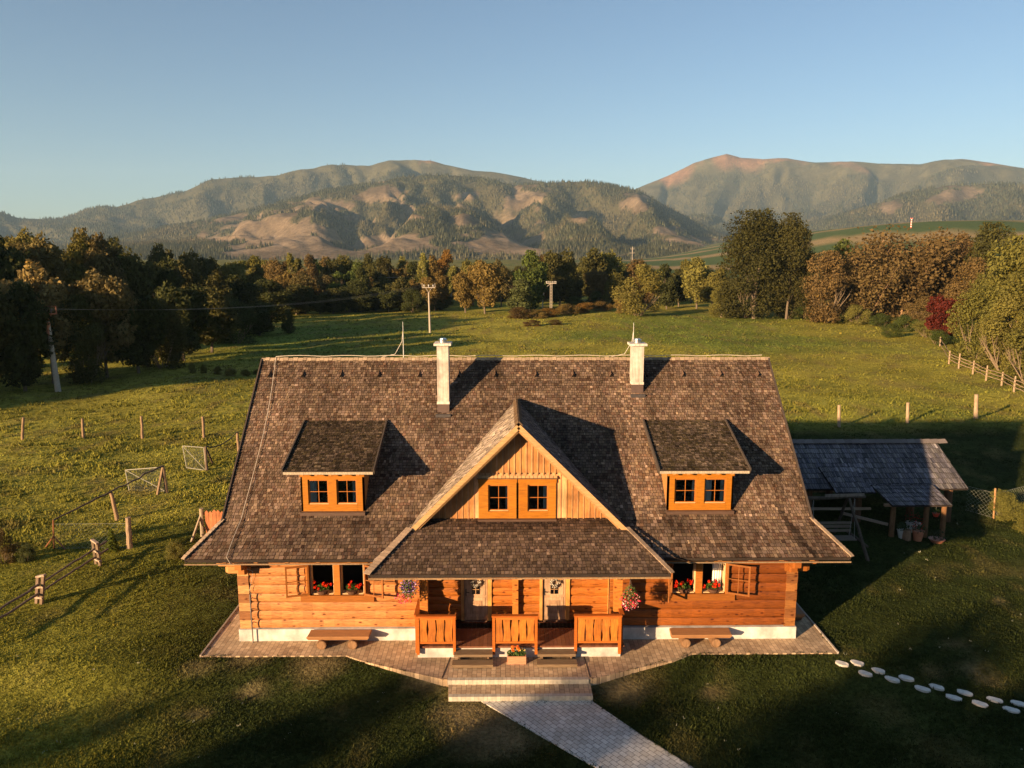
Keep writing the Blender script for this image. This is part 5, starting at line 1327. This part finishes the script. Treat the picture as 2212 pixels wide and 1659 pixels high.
for i, (t_, b_) in enumerate((((192,255),(187,440)),((683,265),(690,430)),((1173,245),(1182,430)),((1680,248),(1693,425)))):
    wpost(t_, b_, f'lone wooden post in the left meadow, {ordn(i)} of four from the left', 'four posts standing in a row in the left meadow')
grp = 'old wooden fence posts along the left lawn'
b, t1 = wpost((1968,375), (1980,540), 'wooden post next to the roof edge at the end of the sagging rail', grp)
b2_, t2 = wpost((1705,500), (1718,695), 'dark wooden post carrying the small metal gate frame', grp, .09, (.15,.11,.08))
def brace(top, base, label, r=.07, c=PW):
    bb = G(*L1(*base)); mb = MB(); d = top-bb; mb.tube([(0,0,-.1), d], [r, r*.9], 7, c); o = mb.build('brace_post', m_bark); o.location = bb; tag(o, label, 'brace', 'slanting braces of the old fence')
brace(t2, (1772,645), 'dark slanting brace beside the small metal gate frame', .07, (.10,.07,.05))
mb = MB(); rail_pole(mb, t2+Vector((0,0,.02)), t1, .045, (.10,.08,.06), .03, 9, 3, .35); tag(mb.build('fence_rail', m_bark), 'thin dark rail sagging between the post by the roof and the small gate frame', 'rail')
b3_, t3 = wpost((1352,665), (1385,880), 'wooden post at the corner of the large metal gate frame', grp, .10)
brace(t3, (1303,895), 'thick slanting brace at the large metal gate frame', .085)
b4_, t4 = wpost((922,878), (975,1108), 'leaning wooden post under the middle of the long crooked rail', grp, .10)
b5_, t5 = wpost((1063,1085), (1078,1340), 'thick pale wooden post standing alone right of the mesh fence', grp, .125, (.29,.21,.14))
pt6 = G(*L1(448,1345)); t6 = atY(*L1(442,1108), pt6.y)
mb = MB(); rail_pole(mb, t3+Vector((0,0,.05)), t4+Vector((0,0,.05)), .055, (.16,.12,.09), .07, 8, 5); rail_pole(mb, t4+Vector((0,0,.05)), t6, .05, (.12,.09,.07), .06, 8, 6); tag(mb.build('fence_rail', m_bark), 'long crooked dark rail running down from the large gate frame to the rusty tripod post', 'rail')
def gate(pts, diag, label, c=(.30,.29,.23)):
    base = G(*L1(*pts[2])); Y0 = base.y; P = [atY(*L1(*q), Y0) for q in pts]; base2 = atY(*L1(*pts[3]), Y0)
    t = thing('metal_gate', label, 'gate', tuple(P[2]), group='pale metal gate frames left open'); o = P[2]
    mb = MB()
    for a, b in ((0,1),(1,2),(2,3),(3,0)): mb.tube([P[a]-o, P[b]-o], .028, 6, c)
    mb.build('frame', m_paint, t); mb = MB(); mb.tube([P[diag[0]]-o, P[diag[1]]-o], .022, 6, c); mb.build('diagonal_bar', m_paint, t)
    mb = MB(); n = 16
    for i in range(1, n):
        u = i/n; A = P[0].lerp(P[1], u)-o; B = P[3].lerp(P[2], u)-o; mb.tube([A, B], .0035, 3, (.35,.36,.3), cap=False); A = P[0].lerp(P[3], u)-o; B = P[1].lerp(P[2], u)-o; mb.tube([A, B], .0035, 3, (.35,.36,.3), cap=False)
    mb.build('wire_mesh', m_paint, t)
gate([(1515,492),(1690,505),(1708,695),(1548,672)], (0,2), 'small pale metal gate frame with a diagonal bar, the farther of two')
gate([(1040,692),(1345,668),(1372,868),(1075,876)], (0,2), 'large pale metal gate frame with a diagonal bar, the nearer of two')
t = thing('tripod_post', 'rusty iron post on two slanting legs at the low end of the mesh fence', 'post', tuple(pt6)); o = pt6; RU = (.22,.085,.035)
mb = MB(); mb.tube([(0,0,-.1), t6-o], .035, 6, RU); mb.build('upright', m_paint, t)
for q in ((375,1335),(542,1350)):
    mb = MB(); top_ = atY(*L1(446,1240), pt6.y)-o; mb.tube([top_, G(*L1(*q))-o], .03, 6, RU); mb.build('leg', m_paint, t)
def meshfence(A, B, h, label, n=34):
    A = Vector(A); B = Vector(B); mb = MB(); L_ = (B-A).length; st = .22; k = int(L_/st)
    for i in range(-int(h/st), k):
        for s in (0, 1):
            u0 = i*st; a0 = max(0, u0); a1 = min(L_, u0+h)
            if a1 <= a0: continue
            z0, z1 = (a0-u0, a1-u0) if s == 0 else (h-(a0-u0), h-(a1-u0)); mb.tube([A.lerp(B, a0/L_)+Vector((0,0,z0)), A.lerp(B, a1/L_)+Vector((0,0,z1))], .004, 3, (.22,.24,.18), cap=False)
    for z in (.03, h): mb.tube([A+Vector((0,0,z)), B+Vector((0,0,z))], .006, 3, (.3,.3,.24), cap=False)
    tag(mb.build('mesh_fence', m_paint), label, 'mesh fence')
meshfence(pt6, b5_, 1.2, 'fine wire mesh fence between the rusty tripod post and the thick pale post')
# double-post rail fence
def L6(a, b): return (a/1.7015*.576, (2000+b/1.7015)*.576)
dposts = []
for i, (ta, tb, ba, bb_) in enumerate((((592,45),(617,62),(615,195),(640,208)), ((243,275),(278,268),(232,445),(262,450)))):
    p1 = G(*L6(*ba)); p2 = G(*L6(*bb_)); h1 = atY(*L6(*ta), p1.y); h2 = atY(*L6(*tb), p2.y)
    t = thing('fence_post_pair', f'pair of old wooden posts joined by short crosspieces, the {"farther" if i == 0 else "nearer"} one on the left lawn', 'fence posts', tuple(p1), group='double posts of the rail fence on the left lawn'); c = (.20,.145,.10)
    for pp, hh_ in ((p1, h1), (p2, h2)):
        mb = MB(); mb.beam(pp-p1-Vector((0,0,.1)), hh_-p1, .10, .12, jit(c, .1)); mb.build('post', m_bark, t)
    for f in (1.0, .60, .22):
        A = p1.lerp(h1, f)-p1; B = p2.lerp(h2, f)-p1; e = (B-A)*.25; mb = MB(); mb.beam(A-e, B+e, .13, .07, (.36,.27,.2)); mb.build('crosspiece', m_bark, t)
    dposts.append(((p1+p2)/2, (h1+h2)/2))
for f, label in ((.72,'upper thin rail of the double-post fence on the left lawn'), (.38,'lower thin rail of the double-post fence on the left lawn')):
    A = dposts[0][0].lerp(dposts[0][1], f); B = dposts[1][0].lerp(dposts[1][1], f); d_ = B-A; mb = MB()
    rail_pole(mb, A-d_*.22, A+d_*1.05, .05, (.17,.13,.10), .025, 12, int(f*10)); rail_pole(mb, A+d_*1.02, A+d_*2.1, .05, (.17,.13,.10), .025, 12, int(f*20)); tag(mb.build('fence_rail', m_bark), label, 'rail')
# picket gate behind the roof edge
pg = G(*L1(1700,1245)); tpg = atY(*L1(1690,1010), pg.y)
t = thing('picket_gate', 'reddish brown picket gate half hidden by the left roof edge', 'gate', tuple(pg))
for i in range(8):
    a = atY(*L1(1712+i*31, 1235-8*i), pg.y+.0); hz = tpg.z-.12-.05*math.sin(i*2); mb = MB(); x = a.x-pg.x; w = .085
    mb.faces([(x,-.012,.05),(x+w*2,-.012,.05),(x+w*2,-.012,hz),(x+w,-.012,hz+.1),(x,-.012,hz),(x,.012,.05),(x+w*2,.012,.05),(x+w*2,.012,hz),(x+w,.012,hz+.1),(x,.012,hz)], [(0,1,2,3,4),(9,8,7,6,5),(0,5,6,1),(1,6,7,2),(2,7,8,3),(3,8,9,4),(4,9,5,0)], jit((.42,.15,.06), .12)); mb.build('picket', m_plank, t)
mb = MB(); 
for z in (.4, 1.1): mb.box(0, 2.2, .013, .05, z, z+.08, (.3,.11,.05))
mb.build('crossbar', m_planku, t)
mb = MB(); mb.tube([(0,0,-.1),(tpg-pg)], .10, 8, (.33,.26,.18)); o = mb.build('gate_post', m_bark); o.location = pg+Vector((-.12,0,0)); tag(o, 'pale wooden post at the left side of the picket gate', 'post', grp)
brace(tpg+Vector((-.15,0,-.3)), (1580,1290), 'pale slanting brace against the picket gate post', .06, (.33,.26,.18))
# ------------------------------------------------------------------ fences on the right
def L5(a, b): return (1612.8+a*.2708, 403.2+b*.2708)
fp = [(1540,1275),(1612,1415),(1690,1450),(1803,1495),(1908,1550),(2032,1588),(2130,1640),(2230,1690),(2340,1745)]
pts = []
for i, q in enumerate(fp):
    b = G(*L5(*q)); hh_ = 1.5+.4*((i*37) % 5)/5; pts.append(b)
    mb = MB(); mb.tube([(0,0,-.2),(.03,0,hh_)], [.10,.075], 7, (.32,.235,.155)); o = mb.build('rail_fence_post', m_bark); o.location = b; tag(o, f'thin pale post of the pole fence at the right edge, {ordn(i)} from its far end', 'post', 'posts of the pole fence at the right edge')
for i in range(len(pts)-1):
    for j, z in enumerate((.55, .95, 1.3)):
        if i == 0 and j == 1: continue
        mb = MB(); rail_pole(mb, pts[i]+Vector((-.1,0,z+.05)), pts[i+1]+Vector((.1,-.0,z-.05)), .05, jit((.29,.21,.135), .1), .05, 6, i*5+j)
        tag(mb.build('fence_rail', m_bark), f'{("bottom","middle","top")[j]} pole of the {ordn(i)} bay of the right pole fence from its far end', 'rail', 'poles of the right pole fence')
def L7(a, b): return (1612.8+a*.2708, 864+b*.2708)
for i, (tp_, b_) in enumerate((((738,40),(738,215)),((1287,20),(1283,185)),((1833,-45),(1828,148)))):
    b = G(*L7(*b_)); tt_ = atY(*L7(*tp_), b.y); mb = MB(); mb.tube([(0,0,-.2), tt_-b], [.13,.12] if i < 2 else [.17,.15], 9, (.32,.235,.155)); o = mb.build('fence_post', m_bark); o.location = b; tag(o, f'wooden post at the edge of the cabin\'s shadow, {ordn(i)} of three from the left', 'post', 'three posts behind the shed')
b = G(*L7(1970,945)); tt_ = atY(*L7(1985,705), b.y); mb = MB(); mb.tube([(0,0,-.1), tt_-b], .045, 7, (.36,.2,.1)); o = mb.build('fence_post', m_bark); o.location = b; tag(o, 'thin brown post holding the wire mesh right of the shed', 'post')
A = G(*L7(1745,880)); meshfence(A, b, 1.35, 'wire mesh fence between the shed and the thin brown post')
meshfence(b, b+Vector((4.5,2.5,0)), 1.35, 'wire mesh fence running right from the thin brown post')
ptree(2165,1120,1052,70,'olive','ygreen','sunlit tuft of tall weeds right of the thin brown post', cat='shrub')
ptree(2215,1150,1080,60,'olive','olive','weedy olive tuft at the right edge beside the mesh', cat='shrub')
# ------------------------------------------------------------------ shed
shed = thing('open_shed', 'open wooden shed with grey-blue plank shingle roof right of the cabin', 'shed', (0,0,0))
SR, SE = 14.3, 11.4; SZ, SZE = 3.62, 1.92; x0, x1 = 12.9, 22.6
BL = ((.145,.135,.145),(.105,.10,.115),(.18,.165,.17))  # grey wood, with the blue of skylight in shade mixed into its colour
mb = MB()
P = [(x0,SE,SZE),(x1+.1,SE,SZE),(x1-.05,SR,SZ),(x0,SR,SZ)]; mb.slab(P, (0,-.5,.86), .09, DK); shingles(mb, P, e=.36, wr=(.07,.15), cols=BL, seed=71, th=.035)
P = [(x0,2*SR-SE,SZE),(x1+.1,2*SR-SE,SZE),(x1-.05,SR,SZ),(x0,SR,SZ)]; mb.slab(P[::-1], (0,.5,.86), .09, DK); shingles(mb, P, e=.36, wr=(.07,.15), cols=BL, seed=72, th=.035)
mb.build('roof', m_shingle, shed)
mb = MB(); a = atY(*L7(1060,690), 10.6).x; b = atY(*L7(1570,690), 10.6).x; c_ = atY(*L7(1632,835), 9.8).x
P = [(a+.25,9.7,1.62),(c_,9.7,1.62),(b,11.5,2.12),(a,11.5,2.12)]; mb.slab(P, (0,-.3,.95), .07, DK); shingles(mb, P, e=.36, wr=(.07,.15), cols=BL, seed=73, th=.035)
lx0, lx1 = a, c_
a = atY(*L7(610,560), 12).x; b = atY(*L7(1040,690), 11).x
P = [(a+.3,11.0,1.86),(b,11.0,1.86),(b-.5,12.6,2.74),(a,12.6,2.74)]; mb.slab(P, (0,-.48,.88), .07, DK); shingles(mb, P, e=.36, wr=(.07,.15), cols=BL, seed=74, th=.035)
mb.build('canopy_roof', m_shingle, shed)
mb = MB(); x = x0; i = 0
while x < x1:
    w = .42; k = rnd.uniform(.8, 1.15); mb.beam((x,SR-.12,SZ+.07), (x+w*1.1,SR-.10,SZ+.09), .30, .035, (.17*k,.145*k,.135*k), up=(0,-.5,.86)); mb.beam((x,SR+.12,SZ+.06), (x+w*1.1,SR+.12,SZ+.08), .30, .035, (.17*k,.145*k,.135*k), up=(0,.5,.86)); x += w
mb.build('ridge_cap', m_grey, shed)
for i, (a, y, r_) in enumerate(((15.0,12.2,.20),(17.55,12.2,.21),(20.3,12.2,.18),(22.2,12.2,.20),(14.0,16.6,.18),(18.0,16.6,.18),(22.2,16.6,.18))):
    mb = MB(); mb.tube([(a,y,-.1),(a,y,2.3 if y > 12.9 else 2.25)], [r_*1.08, r_], 10, (.13,.07,.04)); mb.build('post', m_bark, shed)
for a in (lx0+.45, lx1-1.05, lx1-.2):
    mb = MB(); mb.tube([(a,10.0,-.1),(a,10.0,1.6)], [.13,.12], 9, (.17,.09,.045)); mb.build('post', m_bark, shed)
mb = MB()
for y, z in ((12.2,2.25),(16.6,2.25)): mb.beam((x0,y,z), (x1,y,z), .2, .2, (.26,.16,.1))
mb.beam((lx0,10.0,1.56), (lx1,10.0,1.56), .14, .12, (.3,.18,.1))
for a in (15.0,17.55,20.3):
    for s in (-1, 1): mb.beam((a,12.2,1.65), (a+s*.55,12.2,2.2), .1, .1, (.28,.17,.1))
mb.beam((x0,11.9,.75), (lx0+.3,11.9,.75), .10, .12, (.34,.25,.18)); mb.beam((lx0+.3,10.1,.55), (lx0-1.3,11.7,.6), .10, .12, (.34,.25,.18))
for y in (11.9,13,14.3,15.6,16.9): mb.beam((x1-.3, y, 1.85+.55*(1-abs(y-14.3)/2.9)*1.9-.25), (x1+.12, y, 1.85+.55*(1-abs(y-14.3)/2.9)*1.9-.25), .1, .1, (.4,.2,.1))
mb.build('beam', m_planku, shed)
mb = MB(); x = x0
while x < x1-.1: mb.box(x+.01, x+.19, 16.7, 16.74, .1, 2.2, jit((.2,.12,.07), .2)); x += .2
mb.build('back_wall', m_plank, shed)
# pots and stump under the canopy
def pot(x, y, r_, h, c, label, leafc=None, blc=None, seed=1, z=0):
    t = thing('plant_pot', label, 'plant pot', (x, y, gh(x, y)+z), group='plant pots by the shed'); mb = MB(); mb.lathe((0,0,0), [(r_*.7,0),(r_,h*.9),(r_*1.08,h*.92),(r_*1.08,h),(r_*.9,h)], 16, c); mb.build('pot', m_paint, t); rr = random.Random(seed)
    if leafc: mb = MB(); leafblob(mb, (0,0,h+r_*.5), r_*1.3, 160, .05, [leafc], rr, (1,1,.8)); mb.build('leaves', m_leaf, t)
    if blc: mb = MB(); leafblob(mb, (0,0,h+r_*.8), r_*1.2, 70, .035, [blc], rr); mb.build('blossoms', m_flower, t)
def P7(a, b): p = G(*L7(a, b)); return p.x, p.y
pot(*P7(1362,1120), .26, .50, (.45,.17,.09), 'terracotta pot with leafy plant in the shade before the shed canopy', (.05,.08,.03), (.5,.04,.03), 2)
pot(*P7(1515,1135), .34, .18, (.42,.17,.10), 'wide low terracotta bowl right of the leafy pot', (.05,.06,.03), None, 3)
pot(*P7(1240,1100), .24, .42, (.5,.48,.44), 'pale grey pot left of the terracotta pots', (.06,.09,.04), None, 4)
pot(*P7(1325,1050), .34, .46, (.55,.52,.47), 'large pale tub under the shed canopy', (.05,.07,.03), (.45,.03,.03), 5)
x, y = P7(1275,1115); mb = MB(); mb.tube([(0,0,-.05),(0,0,.5)], [.2,.18], 10, (.25,.15,.09)); o = mb.build('tree_stump', m_bark); o.location = (x,y,gh(x,y)); tag(o, 'short brown log stump between the pots at the shed', 'stump')
q = atY(*L7(1510,905), 10.0); t = thing('hanging_flower_pot', 'small red flower pot hanging under the shed canopy', 'flower pot', tuple(q)); mb = MB(); mb.lathe((0,0,-.15), [(.1,0),(.16,.16),(.17,.17)], 12, (.55,.06,.03)); mb.build('pot', m_paint, t); mb = MB(); leafblob(mb, (0,0,.1), .18, 70, .04, [(.06,.1,.03)], random.Random(4)); mb.build('leaves', m_leaf, t); mb = MB(); mb.tube([(0,0,0),(0,0,.5)], .008, 4, (.1,.1,.1)); mb.build('hanger', m_paint, t)
# ------------------------------------------------------------------ log swing
t = thing('garden_swing', 'weathered log swing frame with a bench seat, in the shade right of the cabin', 'swing', (0,0,0)); gw_ = (.11,.085,.065)
tp_ = atY(*L7(818,780), 8.4); f1 = G(*L7(975,1285)); f2 = G(*L7(800,1060)) ; Lx = 12.6
for (p_, q_) in ((tp_, f1), (tp_+Vector((.05,.2,0)), Vector((tp_.x+.4, 10.6, 0))), (Vector((Lx,8.4,tp_.z)), Vector((Lx-.6,7.0,0))), (Vector((Lx,8.5,tp_.z)), Vector((Lx-.4,10.4,0)))):
    mb = MB(); rail_pole(mb, q_-Vector((0,0,.1)), p_+(p_-q_)*.05, .085, gw_, .02, 6, 4); mb.build('leg', m_bark, t)
mb = MB(); rail_pole(mb, (Lx-.3,8.4,tp_.z-.02), tp_+Vector((.75,0,.05)), .095, gw_, .03, 8, 7); mb.beam((Lx+1.6,8.35,tp_.z+.12), (Lx+3.4,8.35,tp_.z+.16), .05, .12, (.25,.2,.16)); mb.build('top_beam', m_bark, t)
mb = MB()
for y in (8.15,8.3,8.45,8.6): mb.beam((Lx+1.0,y,.52), (Lx+3.1,y,.52), .11, .05, (.2,.15,.11))
for z in (.75,.95,1.12): mb.beam((Lx+1.0,8.72,z), (Lx+3.1,8.76,z), .04, .12, (.2,.15,.11))
mb.build('seat', m_planku, t)
for x in (Lx+1.1, Lx+3.0):
    for y in (8.15, 8.7):
        mb = MB(); n = 40
        for i in range(n):
            z = .5+(tp_.z-.55)*i/n; mb.beam((x+.012*(i % 2),y+(8.4-y)*i/n,z), (x+.012*((i+1) % 2),y+(8.4-y)*i/n,z+.05), .016, .016, (.3,.28,.25))
        mb.build('chain', m_paint, t)
f3 = G(*L7(965,1190)); mb = MB(); rail_pole(mb, G(*L7(800,1060))+Vector((0,0,.1)), f3+Vector((0,0,.12)), .07, gw_, .02, 5, 9); mb.build('foot_log', m_bark, t)
# ------------------------------------------------------------------ light, sky, haze
w = bpy.data.worlds.new('World'); scene.world = w; w.use_nodes = True; nt = w.node_tree
sky = nt.nodes.new('ShaderNodeTexSky'); sky.sky_type = 'NISHITA'; sky.sun_disc = False; sky.sun_elevation = SEL; sky.sun_rotation = math.pi+SAZ
sky.altitude = 600; sky.air_density = 1.0; sky.dust_density = .7; sky.ozone_density = 2.5
hs = nt.nodes.new('ShaderNodeHueSaturation'); hs.inputs['Saturation'].default_value = SKYSAT; nt.links.new(sky.outputs[0], hs.inputs['Color']); nt.links.new(hs.outputs[0], nt.nodes['Background'].inputs[0]); nt.nodes['Background'].inputs[1].default_value = SKYS
sl = bpy.data.lights.new('sun', 'SUN'); sl.energy = SUNS; sl.angle = R(.7); sl.color = SUNC; so = bpy.data.objects.new('sun', sl); col.objects.link(so)
so.rotation_euler = SUN.to_track_quat('-Z', 'Y').to_euler(); so.location = (-60, -60, 60)
if HAZE > 0:
    mb = MB(); mb.box(-8500, 8500, -700, 11500, -60, 1260); o = mb.build('haze', m_paint); o.data.materials.clear()
    m = bpy.data.materials.new('haze_air'); m.use_nodes = True; nt = m.node_tree; nt.nodes.remove(nt.nodes['Principled BSDF']); v = nt.nodes.new('ShaderNodeVolumePrincipled')
    v.inputs['Color'].default_value = (*HAZEC, 1); v.inputs['Density'].default_value = HAZE; v.inputs['Anisotropy'].default_value = 0.0
    nt.links.new(v.outputs[0], nt.nodes['Material Output'].inputs['Volume']); o.data.materials.append(m); tag(o, kind='stuff', label='thin bluish air haze over the whole valley', cat='haze')
scene.view_settings.view_transform = 'Standard'; scene.view_settings.look = 'None'; scene.view_settings.exposure = EXPO; scene.view_settings.gamma = 1
scene.render.engine = 'CYCLES'; scene.cycles.max_bounces = 5; scene.cycles.diffuse_bounces = 2; scene.cycles.transparent_max_bounces = 12; scene.cycles.volume_bounces = 0
scene.render.resolution_x = 1024; scene.render.resolution_y = 768

for o in []: pass
